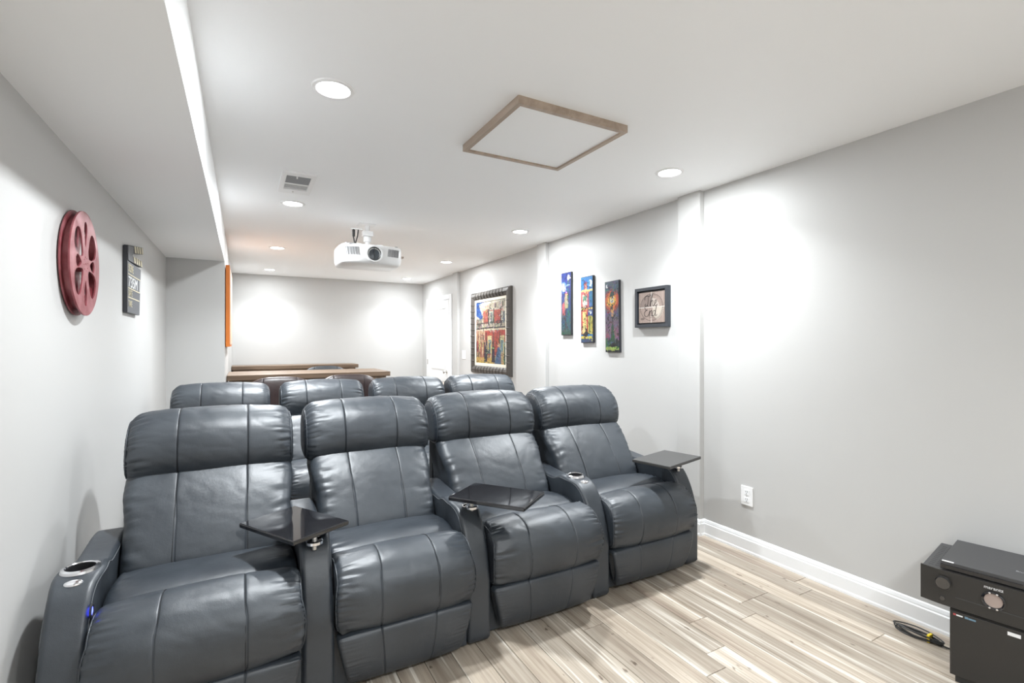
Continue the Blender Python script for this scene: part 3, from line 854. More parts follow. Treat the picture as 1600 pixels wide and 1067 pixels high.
def street_painting():
    R = Raster(84, 132, (226, 208, 176))
    R.rect(0, 0, 1, 0.30, (214, 200, 180)); R.poly([(0, 0), (0.22, 0), (0.12, 0.10), (0.24, 0.24), (0.2, 0.30), (0, 0.22)], (38, 92, 176))
    R.poly([(0.10, 0.03), (0.4, 0.0), (1, 0), (1, 0.08), (0.45, 0.09), (0.2, 0.16), (0.14, 0.1)], (226, 216, 196))
    R.poly([(0.16, 0.09), (0.45, 0.05), (1, 0.02), (1, 0.10), (0.5, 0.13), (0.3, 0.22)], (205, 190, 160))
    R.rect(0.26, 0.15, 1, 0.36, (196, 80, 62)); R.poly([(0.24, 0.20), (0.4, 0.12), (0.4, 0.36), (0.3, 0.36)], (190, 92, 76))
    for x in (0.46, 0.86):
        R.rect(x, 0.16, x + 0.15, 0.36, (222, 212, 188)); R.rect(x + 0.04, 0.19, x + 0.11, 0.36, (120, 130, 130))
    for x in (0.44, 0.62, 0.84): R.rect(x - 0.02, 0.13, x + 0.015, 0.36, (72, 66, 62))
    R.rect(0.64, 0.05, 0.70, 0.12, (110, 96, 86)); R.rect(0.88, 0.04, 0.93, 0.12, (110, 96, 86))
    for k in range(26):
        x = 0.04 + k * 0.038; R.rect(x, 0.35, x + 0.014, 0.43, (74, 76, 84))
    R.rect(0.0, 0.28, 0.22, 0.45, (150, 136, 124)); R.line([(0, 0.36), (0.3, 0.345), (1, 0.33)], 0.02, (58, 56, 60), asp=1.57)
    R.line([(0, 0.44), (0.3, 0.43), (1, 0.425)], 0.035, (70, 64, 62), asp=1.57); R.rect(0.3, 0.445, 1, 0.47, (224, 210, 170))
    R.rect(0.0, 0.47, 1, 1, (206, 158, 116)); R.rect(0.28, 0.47, 1, 0.86, (194, 72, 56))
    for x in (0.40, 0.80):
        R.rect(x, 0.55, x + 0.15, 0.84, (232, 214, 150)); R.rect(x + 0.03, 0.62, x + 0.12, 0.84, (120, 150, 150))
    for k in range(10): R.rect(0.02 + k * 0.03, 0.48 + (k % 3) * 0.03, 0.04 + k * 0.03, 0.62, [(230, 200, 160), (160, 70, 58), (90, 80, 76)][k % 3])
    rs = np.random.RandomState(4)
    for k in range(26):
        x = rs.uniform(0.0, 0.6); y = rs.uniform(0.62, 0.72)
        R.rect(x, y, x + rs.uniform(0.02, 0.05), y + rs.uniform(0.12, 0.25), [(178, 60, 52), (232, 206, 120), (54, 60, 84), (226, 190, 150), (80, 66, 60)][k % 5])
    R.rect(0, 0.90, 1, 1, (224, 178, 84)); R.grain(9, 2)
    for x, y0 in ((0.30, 0.72), (0.56, 0.72)): R.poly([(x, y0), (x + 0.07, y0), (x + 0.10, 0.97), (x - 0.02, 0.97)], (52, 48, 58)); R.ell(x + 0.035, y0 - 0.015, 0.03, 0.02, (180, 130, 100))
    R.poly([(0.74, 0.74), (0.82, 0.72), (0.86, 0.99), (0.64, 0.99)], (74, 106, 148)); R.ell(0.77, 0.70, 0.035, 0.025, (226, 180, 140))
    R.poly([(0.86, 0.80), (0.92, 0.78), (0.98, 0.98), (0.84, 0.98)], (204, 168, 120)); R.poly([(0.94, 0.66), (1, 0.64), (1, 1), (0.94, 1)], (64, 90, 88))
    for x in (0.34, 0.60, 0.80): R.rect(x, 0.5, x + 0.025, 0.72, (66, 54, 50)); 
    R.strokes(520, 3, 0.09, 0.013, 26, 1.57, 0.28); R.grain(10, 8, 2); R.mute(0.12, 0.73)
    W, Hh = 1.155, 1.11
    z0 = 0.95
    t = wall_right_thing('framed_painting', 'large painting of a red balconied street in a ribbed dark frame', 'painting', 6.355, z0)
    fw, fd = 0.105, 0.055
    # mitred ribbed sides
    pr = [(0, 0), (0, 0.03), (0.02, 0.052), (0.055, 0.058), (0.085, 0.045), (0.105, 0.03), (0.105, 0)]
    M['bronze'] = mat('dark_bronze_frame', (0.09, 0.08, 0.072), 0.38, metal=0.35)
    rib = None
    def side(length, place):
        nonlocal rib
        bm = bmesh.new()
        A = [bm.verts.new((u, -d, u)) for u, d in pr]; B = [bm.verts.new((length - u, -d, u)) for u, d in pr]
        n = len(pr)
        for i in range(n): bm.faces.new((A[i], B[i], B[(i + 1) % n], A[(i + 1) % n]))
        bm.faces.new(A); bm.faces.new(B)
        o = from_bm('frame_side', bm, 'bronze', t)
        k = int(length / 0.085)
        for j in range(1, k):
            u = length * j / k
            if u < 0.10 or u > length - 0.10: continue
            if rib is None:
                r_ = tube('frame_rib', [(0, -0.024, 0.004), (0, -0.053, 0.022), (0, -0.060, 0.055), (0, -0.047, 0.086), (0, -0.030, 0.103)], 0.006, 'bronze', o, 6); rib = r_.data
            else: r_ = link('frame_rib', rib, None, o)
            r_.location = (u, 0, 0)
        o.location, o.rotation_euler = place
    side(W, ((0, 0, 0), (0, 0, 0)))
    side(W, ((W, 0, Hh), (0, PI, 0)))
    side(Hh, ((0, 0, Hh), (0, PI / 2, 0)))
    side(Hh, ((W, 0, 0), (0, -PI / 2, 0)))
    M['liner'] = mat('cream_liner', (0.72, 0.68, 0.58), 0.6)
    a, b, c, d = fw - 0.005, W - fw + 0.005, fw - 0.005, Hh - fw + 0.005
    lw = 0.04
    for nm, x0, x1, zz0, zz1 in (('liner', a, b, c, c + lw), ('liner', a, b, d - lw, d), ('liner', a, a + lw, c + lw, d - lw), ('liner', b - lw, b, c + lw, d - lw)):
        box(nm, x0, x1, -0.028, -0.004, zz0, zz1, 'liner', t, 0.003)
    p = print_mesh('canvas', R, b - a - 2 * lw + 0.004, d - c - 2 * lw + 0.004, t); p.location = (a + lw - 0.002, -0.020, c + lw - 0.002)
    box('backing_board', a, b, -0.006, 0, c, d, 'dark_slot', t)
street_painting()

def narrow_picture(label, ras, y0, y1, z0, z1, tilt=0.0):
    w, h = abs(y1 - y0), z1 - z0
    t = wall_right_thing('narrow_painting', label, 'painting', max(y0, y1), z0, 'narrow jazz street paintings')
    t.rotation_euler = (0, tilt, -PI / 2)
    M.setdefault('dark_edge', mat('dark_painted_edge', (0.02, 0.022, 0.028), 0.45))
    box('panel', 0, w, -0.022, 0, 0, h, 'dark_edge', t, 0.002)
    p = print_mesh('painted_face', ras, w - 0.012, h - 0.012, t); p.location = (0.006, -0.0232, 0.006)

def pic1():
    R = Raster(30, 130, (36, 52, 128))
    for k in range(130):
        f = k / 130; R.rect(0, f, 1, f + 0.008, (30 + 20 * f, 50 + 50 * f * f, 140 - 50 * f))
    R.ell(0.16, 0.22, 0.36, 0.085, (80, 130, 220)); R.ell(0.14, 0.22, 0.26, 0.06, (240, 246, 252))
    R.poly([(0.60, 0.06), (0.78, 0.03), (0.86, 0.12), (0.70, 0.14)], (222, 236, 226)); R.line([(0.72, 0.13), (0.70, 0.98)], 0.09, (44, 96, 92), asp=4.3)
    R.rect(0.45, 0.19, 0.9, 0.205, (160, 176, 190)); R.rect(0.45, 0.205, 0.48, 0.23, (160, 176, 190))
    R.poly([(0.34, 0.40), (0.62, 0.36), (0.70, 0.56), (0.40, 0.60)], (160, 150, 108)); R.ell(0.55, 0.345, 0.14, 0.03, (206, 140, 110)); R.rect(0.36, 0.325, 0.66, 0.34, (120, 60, 52))
    R.poly([(0.08, 0.50), (0.34, 0.46), (0.40, 0.68), (0.10, 0.70)], (182, 80, 84)); R.line([(0.2, 0.72), (0.5, 0.76), (0.4, 0.92)], 0.12, (52, 42, 52), asp=4.3)
    R.line([(0.5, 0.58), (0.42, 0.74), (0.62, 0.9)], 0.10, (60, 44, 48), asp=4.3); R.rect(0, 0.92, 1, 1, (52, 84, 70)); R.strokes(230, 3, 0.22, 0.05, 22, 4.2, 0.22); R.grain(8, 3); R.mute(0.15, 0.76)
    return R
def pic2():
    R = Raster(32, 130, (36, 130, 196))
    R.rect(0, 0, 1, 0.18, (30, 124, 200)); R.ell(0.80, 0.10, 0.17, 0.05, (236, 244, 246)); R.ell(0.70, 0.10, 0.12, 0.04, (60, 150, 210))
    R.rect(0.28, 0.10, 0.52, 0.20, (196, 82, 70)); R.rect(0.34, 0.13, 0.46, 0.19, (240, 210, 150)); R.poly([(0.25, 0.10), (0.4, 0.05), (0.56, 0.10)], (160, 50, 50))
    R.rect(0.0, 0.19, 1, 0.225, (240, 210, 120)); R.rect(0, 0.225, 0.68, 0.46, (206, 84, 88)); R.rect(0.68, 0.225, 1, 0.46, (40, 110, 160))
    R.rect(0.14, 0.27, 0.54, 0.43, (236, 226, 206)); R.rect(0.20, 0.29, 0.48, 0.36, (90, 150, 120)); R.rect(0.22, 0.37, 0.44, 0.43, (200, 210, 190))
    R.rect(0, 0.455, 1, 0.475, (60, 70, 90)); R.rect(0, 0.475, 1, 0.50, (238, 204, 90)); R.rect(0, 0.5, 0.6, 0.87, (204, 70, 60))
    R.rect(0.14, 0.53, 0.46, 0.88, (236, 208, 120)); R.rect(0.6, 0.5, 1, 0.60, (30, 70, 150)); R.ell(0.82, 0.55, 0.1, 0.025, (240, 240, 250)); R.rect(0.6, 0.60, 1, 0.88, (196, 180, 70))
    R.line([(0.78, 0.62), (0.72, 0.84)], 0.10, (90, 110, 60), asp=4.1); R.line([(0.34, 0.64), (0.36, 0.82)], 0.07, (40, 38, 44), asp=4.1)
    R.poly([(0.10, 0.88), (0.5, 0.83), (0.66, 0.87), (0.3, 0.93)], (34, 40, 46)); R.rect(0, 0.91, 1, 0.95, (226, 200, 70)); R.rect(0, 0.95, 1, 1, (64, 74, 120)); R.strokes(230, 5, 0.22, 0.05, 22, 4.2, 0.22); R.grain(8, 5); R.mute(0.15, 0.76)
    return R
def pic3():
    R = Raster(32, 130, (52, 70, 96))
    for k in range(130):
        f = k / 130
        R.rect(0, f, 1, f + 0.008, (66 + 110 * max(0, f - 0.30) * (1.4 if f < 0.8 else 0.3), 82 + 12 * f, 108 + 6 * f))
    for s, c in ((1.0, (120, 62, 70)), (0.84, (204, 74, 46)), (0.66, (234, 120, 40)), (0.46, (246, 176, 60))): R.ell(0.5, 0.27, 0.62 * s, 0.17 * s, c)
    R.poly([(0.3, 0.23), (0.72, 0.20), (0.66, 0.15), (0.5, 0.13), (0.4, 0.16)], (34, 56, 52)); R.poly([(0.34, 0.24), (0.68, 0.22), (0.62, 0.30), (0.44, 0.31)], (222, 232, 226)); R.rect(0.46, 0.24, 0.52, 0.30, (30, 50, 60))
    R.line([(0.10, 0.29), (0.36, 0.33), (0.5, 0.45)], 0.09, (60, 60, 50), asp=4.3); R.line([(0.75, 0.29), (0.5, 0.36)], 0.07, (60, 60, 50), asp=4.3)
    R.line([(0.52, 0.33), (0.55, 0.92)], 0.09, (38, 56, 48), asp=4.3); R.poly([(0.4, 0.40), (0.66, 0.38), (0.6, 0.5), (0.48, 0.5)], (206, 150, 80)); R.rect(0.15, 0.42, 0.3, 0.45, (190, 40, 46))
    R.poly([(0.46, 0.62), (0.62, 0.62), (0.72, 0.90), (0.36, 0.90)], (48, 82, 62)); R.ell(0.54, 0.90, 0.22, 0.04, (28, 40, 38)); R.ell(0.86, 0.88, 0.12, 0.07, (30, 44, 44))
    R.rect(0, 0.93, 1, 0.98, (170, 190, 84)); R.poly([(0, 0.80), (0.36, 0.84), (0.36, 0.93), (0, 0.93)], (58, 104, 78)); R.rect(0, 0.98, 1, 1, (40, 44, 52))
    R.ell(0.17, 0.055, 0.12, 0.03, (232, 236, 232)); R.ell(0.24, 0.05, 0.10, 0.025, (52, 68, 92)); R.strokes(230, 6, 0.22, 0.05, 22, 4.2, 0.22); R.grain(8, 6); R.mute(0.15, 0.76)
    return R
narrow_picture('narrow tall painting of a blue night with figures under a street lamp', pic1(), 3.962, 4.135, 1.440, 2.072)
narrow_picture('narrow tall painting of a red house front under a bright blue sky', pic2(), 3.612, 3.80, 1.362, 1.992, -0.010)
narrow_picture('narrow tall painting of a lamp post with a glowing orange halo', pic3(), 3.25, 3.437, 1.278, 1.907, -0.016)

def end_sign():
    w, h = 0.352, 0.318
    t = wall_right_thing('the_end_sign', 'small square black framed wall sign reading The End over film countdown circle', 'sign', 3.046, 1.486)
    M.setdefault('black_frame', mat('black_frame_wood', (0.03, 0.034, 0.042), 0.45))
    f = 0.024
    for poly in ([(0, 0), (w, 0), (w - f, f), (f, f)], [(w, 0), (w, h), (w - f, h - f), (w - f, f)], [(w, h), (0, h), (f, h - f), (w - f, h - f)], [(0, h), (0, 0), (f, f), (f, h - f)]):
        prism('frame_side', poly, -0.038, 0.0, 'black_frame', t, 'XZ')
    box('frame_back', f - 0.002, w - f + 0.002, -0.012, 0, f - 0.002, h - f + 0.002, 'black_frame', t)
    a, b = f + 0.012, w - f - 0.012
    c, d = f + 0.012, h - f - 0.012
    R = Raster(90, 84, (172, 152, 142))
    rs = np.random.RandomState(3)
    for k in range(60):
        x = rs.uniform(0, 1); R.rect(x, 0, x + 0.015, 1, tuple(np.array([172, 152, 142]) + rs.uniform(-22, 20)), 0.6)
    X, Y = R.X - 0.5, (R.Y - 0.5)
    rr = np.sqrt(X ** 2 + Y ** 2)
    R.m((rr < 0.44) & (X < 0) & (Y < 0), (130, 114, 108), 0.6)
    R.m((rr < 0.30) & (X > 0) & (Y < 0), (216, 204, 192), 0.8)
    R.m((rr < 0.46) & (X > 0.05) & (Y > 0) & (X > -0.2 + Y), (228, 218, 202), 0.8)
    R.m((abs(rr - 0.435) < 0.008), (82, 68, 62)); R.m((abs(rr - 0.40) < 0.005) & (X > 0), (120, 102, 94))
    R.m((abs(Y) < 0.008), (232, 224, 216)); R.m((abs(X) < 0.008) & (abs(Y) > 0.2), (232, 224, 216))
    R.rect(0.40, 0.83, 0.66, 0.85, (110, 94, 88)); R.rect(0.08, 0.83, 0.22, 0.90, (100, 84, 78), 0.7); R.grain(7, 4); R.mute(0.0, 0.84)
    p = print_mesh('sign_face', R, b - a, d - c, t); p.location = (a, -0.0265, c)
    box('sign_board', a, b, -0.026, -0.01, c, d, 'frame_wood', t)
    M['ink'] = mat('dark_brown_ink', (0.045, 0.034, 0.03), 0.6)
    def stroke(name, strokes, ox, oz, s):
        bm = bmesh.new()
        for st in strokes:
            pts = [Vector((x, y, 0)) for x, y in st]
            # Catmull-Rom smoothing
            out = []
            for i in range(len(pts) - 1):
                p0, p1, p2, p3 = pts[max(0, i - 1)], pts[i], pts[i + 1], pts[min(len(pts) - 1, i + 2)]
                for k in range(6):
                    u = k / 6
                    out.append(0.5 * ((2 * p1) + (p2 - p0) * u + (2 * p0 - 5 * p1 + 4 * p2 - p3) * u * u + (3 * p1 - p0 - 3 * p2 + p3) * u ** 3))
            out.append(pts[-1])
            tube_bm(bm, [(ox + q.x * s, -0.0270, oz + q.y * s) for q in out], 0.0022, 5)
        return from_bm(name, bm, 'ink', t, True)
    W0 = b - a
    T_ = [[(0.0, 0.62), (0.05, 0.85), (0.25, 0.95), (0.55, 0.92), (0.75, 1.0)], [(0.45, 0.92), (0.42, 0.5), (0.32, 0.1), (0.15, 0.0), (0.02, 0.14), (0.12, 0.26)]]
    h_ = [[(0.62, 0.05), (0.72, 0.45), (0.86, 0.95), (0.95, 1.05), (0.92, 0.8), (0.76, 0.3), (0.70, 0.0)], [(0.74, 0.25), (0.90, 0.5), (1.0, 0.45), (0.96, 0.15), (1.04, 0.0), (1.16, 0.14)]]
    e_ = [[(1.16, 0.16), (1.36, 0.3), (1.42, 0.46), (1.32, 0.54), (1.22, 0.38), (1.22, 0.12), (1.34, 0.0), (1.52, 0.14)]]
    stroke('lettering', T_ + h_ + e_, a + W0 * 0.24, c + (d - c) * 0.53, 0.090)
    E_ = [[(0.52, 0.88), (0.36, 1.0), (0.14, 0.92), (0.10, 0.70), (0.28, 0.56), (0.40, 0.58), (0.2, 0.52), (0.02, 0.28), (0.12, 0.02), (0.36, 0.0), (0.56, 0.18)]]
    n_ = [[(0.56, 0.16), (0.68, 0.48), (0.66, 0.2), (0.60, 0.0), (0.72, 0.36), (0.88, 0.52), (0.92, 0.4), (0.86, 0.08), (0.96, 0.02), (1.04, 0.14)]]
    d_ = [[(1.32, 0.42), (1.18, 0.5), (1.04, 0.3), (1.06, 0.04), (1.22, 0.06), (1.34, 0.36), (1.52, 1.02), (1.38, 0.4), (1.34, 0.06), (1.44, 0.02), (1.54, 0.14)]]
    stroke('lettering', E_ + n_ + d_, a + W0 * 0.22, c + (d - c) * 0.21, 0.090)
end_sign()

# ------------------------------------------------------------ outlet and switch plates
def plate(name, label, cat, y, z, w, h, kind):
    t = wall_right_thing(name, label, cat, y, z)
    box('cover_plate', -w / 2, w / 2, -0.006, 0, -h / 2, h / 2, 'white_plastic', t, 0.003)
    if kind == 'outlet':
        for s in (-1, 1):
            zz = s * 0.024
            o = box('socket', -0.016, 0.016, -0.0085, -0.004, zz - 0.017, zz + 0.017, 'trim', t, 0.002)
            for x in (-0.006, 0.006): box('slot', x - 0.0012, x + 0.0012, -0.0092, -0.008, zz - 0.001, zz + 0.009, 'dark_slot', o)
            lathe('ground_hole', [(0.0028, -0.0092), (0.0028, -0.008)], 'dark_slot', o, 12, 'Y', c=(0, 0, zz - 0.009))
        lathe('screw', [(0.003, -0.0075), (0.003, -0.005)], 'nickel', t, 12, 'Y')
    else:
        box('rocker', -0.017, 0.017, -0.010, -0.004, -0.033, 0.033, 'trim', t, 0.002)
plate('power_outlet', 'white double power outlet low on the right wall', 'outlet', 2.045, 0.365, 0.086, 0.124, 'outlet')
plate('light_switch', 'white light switch plate between the door pilaster and large painting', 'switch', 6.70, 1.19, 0.12, 0.125, 'switch')

# ------------------------------------------------------------ left wall: film reel, clapperboard; orange canvas
def film_reel():
    t = thing('film_reel', 'dark red metal film reel hung on the left wall', 'film reel', (XL, 2.617, 1.683), 0)
    M['reel'] = mat('worn_red_metal', (0.26, 0.055, 0.07), 0.42, metal=0.25)
    nt, N, L, b = nodes_of(M['reel'])
    tc = N.new('ShaderNodeTexCoord'); no = N.new('ShaderNodeTexNoise'); no.inputs['Scale'].default_value = 14; no.inputs['Detail'].default_value = 6
    r = ramp(N, [(0.35, (0.22, 0.035, 0.045)), (0.7, (0.37, 0.13, 0.145))]); L.new(tc.outputs['Object'], no.inputs['Vector']); L.new(no.outputs['Fac'], r.inputs['Fac']); L.new(r.outputs['Color'], b.inputs['Base Color'])
    RR = 0.212
    def flange(name, x, th):
        cu = bpy.data.curves.new(name, 'CURVE'); cu.dimensions = '2D'; cu.fill_mode = 'BOTH'; cu.extrude = th / 2; cu.bevel_depth = 0.0012; cu.resolution_u = 8
        def loop(pts):
            sp = cu.splines.new('POLY'); sp.points.add(len(pts) - 1); sp.use_cyclic_u = True
            for p, q in zip(sp.points, pts): p.co = (q[0], q[1], 0, 1)
        loop([(RR * math.cos(2 * PI * k / 96), RR * math.sin(2 * PI * k / 96)) for k in range(96)])
        def drop(a, r0, r1, hw):
            pts = []
            for k in range(36):
                u = 2 * PI * k / 36
                f = (1 - math.cos(u)) / 2               # 0 at the inner tip, 1 outer
                wv = math.sin(u) * hw * (0.35 + 0.65 * f)
                rad = r0 + (r1 - r0) * f
                pts.append((rad * math.cos(a) - wv * math.sin(a), rad * math.sin(a) + wv * math.cos(a)))
            loop(pts)
        for a in (38, 142, 218, 322): drop(math.radians(a), 0.048, 0.182, 0.074)
        for a in (0, 180): drop(math.radians(a), 0.060, 0.135, 0.034)
        for a in (90, 270): drop(math.radians(a), 0.068, 0.175, 0.030)
        for k in range(8):
            a = 2 * PI * k / 8 + 0.2
            loop([(0.028 * math.cos(a) + 0.0042 * math.cos(v), 0.028 * math.sin(a) + 0.0042 * math.sin(v)) for v in (0, 1.05, 2.1, 3.14, 4.2, 5.24)])
        loop([(0.0048 * math.cos(v), 0.0048 * math.sin(v)) for v in [k * PI / 5 for k in range(10)]])
        tmp = bpy.data.objects.new('tmp', cu); COL.objects.link(tmp)
        me = bpy.data.meshes.new_from_object(tmp.evaluated_get(bpy.context.evaluated_depsgraph_get()))
        bpy.data.objects.remove(tmp)
        me.materials.clear()
        o = link(name, me, 'reel', t)
        o.rotation_euler = (PI / 2, 0, PI / 2); o.location = (x, 0, 0)
        return o
    flange('rear_flange', 0.008, 0.004)
    f = flange('front_flange', 0.036, 0.004)
    lathe('core_rim', [(0.186, 0.010), (0.190, 0.010), (0.190, 0.034), (0.186, 0.034)], 'reel', t, 72, 'X', closed=True)
    lathe('hub', [(0.030, 0.0), (0.034, 0.0), (0.034, 0.034), (0.030, 0.034)], 'reel', t, 40, 'X', closed=True)
    return t
film_reel()

def clapper():
    y0, zb = 3.548, 1.537
    t = thing('clapperboard', 'slate grey film clapperboard with open striped sticks on the left wall', 'clapperboard', (XL, y0, zb), PI / 2)
    # local +x = world +Y, local -y = world +X (into the room)
    w = 0.42
    M['slate'] = mat('slate_grey', (0.105, 0.11, 0.12), 0.5); M['cream'] = mat('cream_paint', (0.62, 0.56, 0.40), 0.6); M['white_paint'] = mat('white_paint', (0.8, 0.8, 0.8), 0.6)
    M['dark_slate'] = mat('dark_slate', (0.035, 0.037, 0.045), 0.5)
    d = 0.022
    prism('board', [(0, 0), (w - 0.05, 0.0), (w, 0.300), (0, 0.300)], -d, -0.003, 'slate', t, 'XZ', 0.0015)
    box('board_edge', -0.007, 0.0005, -d - 0.0005, -0.002, 0, 0.385, 'dark_slate', t)
    def stick(name, o0, ang, ln, hh):
        s = box(name, 0, ln, -d - 0.003, -0.003, 0, hh, 'dark_slate', t, 0.0015)
        s.location = (o0[0], 0, o0[1]); s.rotation_euler = (0, -ang, 0)
        for k in range(4):
            x = ln * (0.36 + 0.165 * k)
            prism('stripe', [(x + 0.022, 0.002), (x + 0.062, 0.002), (x + 0.042, hh - 0.002), (x + 0.002, hh - 0.002)], -d - 0.005, -d - 0.002, 'cream', s, 'XZ')
        return s
    stick('lower_stick', (0.0, 0.302), 0.035, w + 0.02, 0.040)
    stick('upper_stick', (0.012, 0.345), 0.135, w + 0.05, 0.046)
    prism('hinge_block', [(0, 0.302), (0.15, 0.306), (0.125, 0.34), (0.15, 0.40), (0.0, 0.386)], -d - 0.004, -0.003, 'slate', t, 'XZ')
    ft = -d - 0.001
    for z, wd in ((0.222, w - 0.03), (0.140, w - 0.05), (0.086, w - 0.07)): box('ruled_line', 0.012, wd, ft - 0.001, ft + 0.002, z, z + 0.006, 'cream', t)
    box('ruled_line', w - 0.056, w - 0.048, ft - 0.001, ft + 0.002, 0.140, 0.225, 'white_paint', t)
    rot = (PI / 2, 0, 0)
    text_bm_obj('lettering', 'SCENE', 0.066, M['cream'], t, (0.02, ft, 0.241), rot, sx=0.75)
    text_bm_obj('lettering', '735M', 0.090, M['white_paint'], t, (0.02, ft, 0.152), rot, sx=1.35)
    text_bm_obj('lettering', 'DATE', 0.052, M['cream'], t, (0.02, ft, 0.099), rot, sx=0.85)
    text_bm_obj('lettering', 'TAKE', 0.052, M['cream'], t, (0.02, ft, 0.036), rot, sx=0.85)
clapper()

def orange_canvas():
    t = thing('orange_canvas', 'bright orange canvas seen edge on, on the rear left wall', 'wall art', (XS + 0.002, 5.45, 1.325), PI / 2)
    M['orange'] = mat('orange_canvas', (0.68, 0.19, 0.024), 0.55); add_noise_bump(M['orange'], 300, 0.2)
    M['pale_orange'] = mat('pale_orange', (0.66, 0.40, 0.27), 0.55)
    box('canvas', 0, 0.85, -0.038, -0.004, 0, 0.79, 'orange', t, 0.003)
    box('canvas_face', 0.02, 0.83, -0.042, -0.037, 0.02, 0.77, 'pale_orange', t, 0.001)
    box('stretcher_bar', 0.01, 0.84, -0.005, 0, 0.05, 0.74, 'dark_slot', t)
orange_canvas()

# ------------------------------------------------------------ bar, back bar, stools, table
def bar(name, label, x0, x1, y0, y1, zt, over=0.05, panel_front=True):
    t = thing(name, label, 'bar', (x0, y0, 0))
    w, d = x1 - x0, y1 - y0
    n = 5
    for k in range(n):
        a = d * k / n; b = d * (k + 1) / n - 0.002
        box('top_plank', 0, w, a, b, zt - 0.055, zt, 'bar_wood', t, 0.004)
    box('cabinet', 0.02, w - over, over, d - 0.02, 0.05, zt - 0.056, 'bar_panel', t)
    m = max(3, int(w / 0.19))
    for k in range(m):
        a = 0.02 + (w - over - 0.02) * k / m; b = 0.02 + (w - over - 0.02) * (k + 1) / m - 0.006
        box('front_board', a, b, over - 0.018, over, 0.05, zt - 0.056, 'bar_panel', t, 0.003)
    box('top_rail', 0.02, w - over, over - 0.028, over - 0.017, zt - 0.12, zt - 0.056, 'bar_wood', t, 0.003)
    box('corner_post', w - over - 0.10, w - over + 0.006, over - 0.03, over + 0.06, 0, zt - 0.056, 'bar_panel', t, 0.004)
    box('plinth', 0.03, w - over - 0.02, over + 0.02, d - 0.04, 0, 0.05, 'dark_slot', t)
bar('bar_counter', 'rustic brown plank topped bar counter behind the back row', XS + 0.005, 1.54, 5.82, 6.62, 1.025)
bar('back_bar', 'lower rustic brown back bar cabinet against the back wall', XS + 0.005, 1.635, 8.14, YB - 0.02, 1.025)

STB = [(0.0, 0.0), (-0.012, 0.12), (-0.018, 0.25), (-0.01, 0.34), (0.02, 0.365), (0.055, 0.34), (0.062, 0.2), (0.055, 0.05), (0.04, 0.0)]
def stool(label, x, y, rz, m, ztop=1.02, group='bar stools'):
    t = thing('bar_stool', label, 'stool', (x, y, 0), rz, group)
    dz = ztop - 0.365
    prof = [(a - 0.03, b + dz) for a, b in STB]
    o = cushion('backrest', 0.54, prof, M[m], t, r=0.03, seams=(-0.15, 0.15), wrinkle=0.002, puff=0.008, seed=3, crown=0.06)
    seam_lines(o, 0.50, prof, (-0.15, 0.15), 0.0, 0.62, puff=0.008, crown=0.0)
    cushion('seat', 0.46, [(0.02, 0.60), (0.0, 0.64), (0.03, 0.675), (0.2, 0.685), (0.40, 0.675), (0.43, 0.64), (0.41, 0.60)], M[m], t, r=0.03, puff=0.01)
    for sx in (-1, 1):
        for yy in (0.05, 0.38):
            tube('leg', [(sx * 0.19, yy, 0.61), (sx * 0.215, yy + (0.02 if yy > 0.2 else -0.02), 0.0)], 0.018, 'bar_panel', t, 8)
        tube('back_post', [(sx * 0.17, 0.05, 0.60), (sx * 0.17, 0.02, dz + 0.05)], 0.016, 'bar_panel', t, 8)
    for yy in (0.05, 0.38): tube('footrail', [(-0.205, yy, 0.22), (0.205, yy, 0.22)], 0.012, 'bar_panel', t, 8)
stool('brown leather bar stool behind the two left back row recliners', 0.315, 5.30, 0.0, 'brown_leather', 1.028)
stool('brown leather bar stool nearest the open right end of bar', 0.965, 5.30, -0.05, 'brown_leather', 1.035)
stool('grey topped stool barely showing between bar counter and back bar', 1.03, 7.40, PI, 'leather', 1.035)

def side_table():
    t = thing('wooden_table', 'tan wooden table glimpsed behind the back row before the door', 'table', (2.18, 6.2, 0))
    box('tabletop', 0, 0.62, 0, 0.62, 0.745, 0.785, 'tan_wood', t, 0.005)
    for x in (0.04, 0.53):
        for y in (0.04, 0.53): box('leg', x, x + 0.05, y, y + 0.05, 0, 0.745, 'tan_wood', t, 0.003)
    for a, b, c, d in ((0.09, 0.53, 0.05, 0.075), (0.09, 0.53, 0.545, 0.57), (0.05, 0.075, 0.09, 0.53), (0.545, 0.57, 0.09, 0.53)):
        box('apron', a, b, c, d, 0.66, 0.745, 'tan_wood', t)
side_table()

# ------------------------------------------------------------ speaker box, receiver, disc player, cable
M['gear_black'] = mat('gear_black', (0.024, 0.0225, 0.021), 0.32, spec=0.5); add_noise_bump(M['gear_black'], 250, 0.05)
M['gear_top'] = mat('gear_top_metal', (0.05, 0.05, 0.052), 0.4)
M['knob_metal'] = mat('knob_metal', (0.10, 0.095, 0.09), 0.25, metal=0.6)
M['label_white'] = mat('label_white', (0.75, 0.75, 0.75), 0.5)
M['label_red'] = mat('label_red', (0.42, 0.07, 0.07), 0.5); M['label_blue'] = mat('label_blue', (0.14, 0.24, 0.32), 0.5)
M['display'] = mat('porthole_display', (0.34, 0.27, 0.24), 0.25)
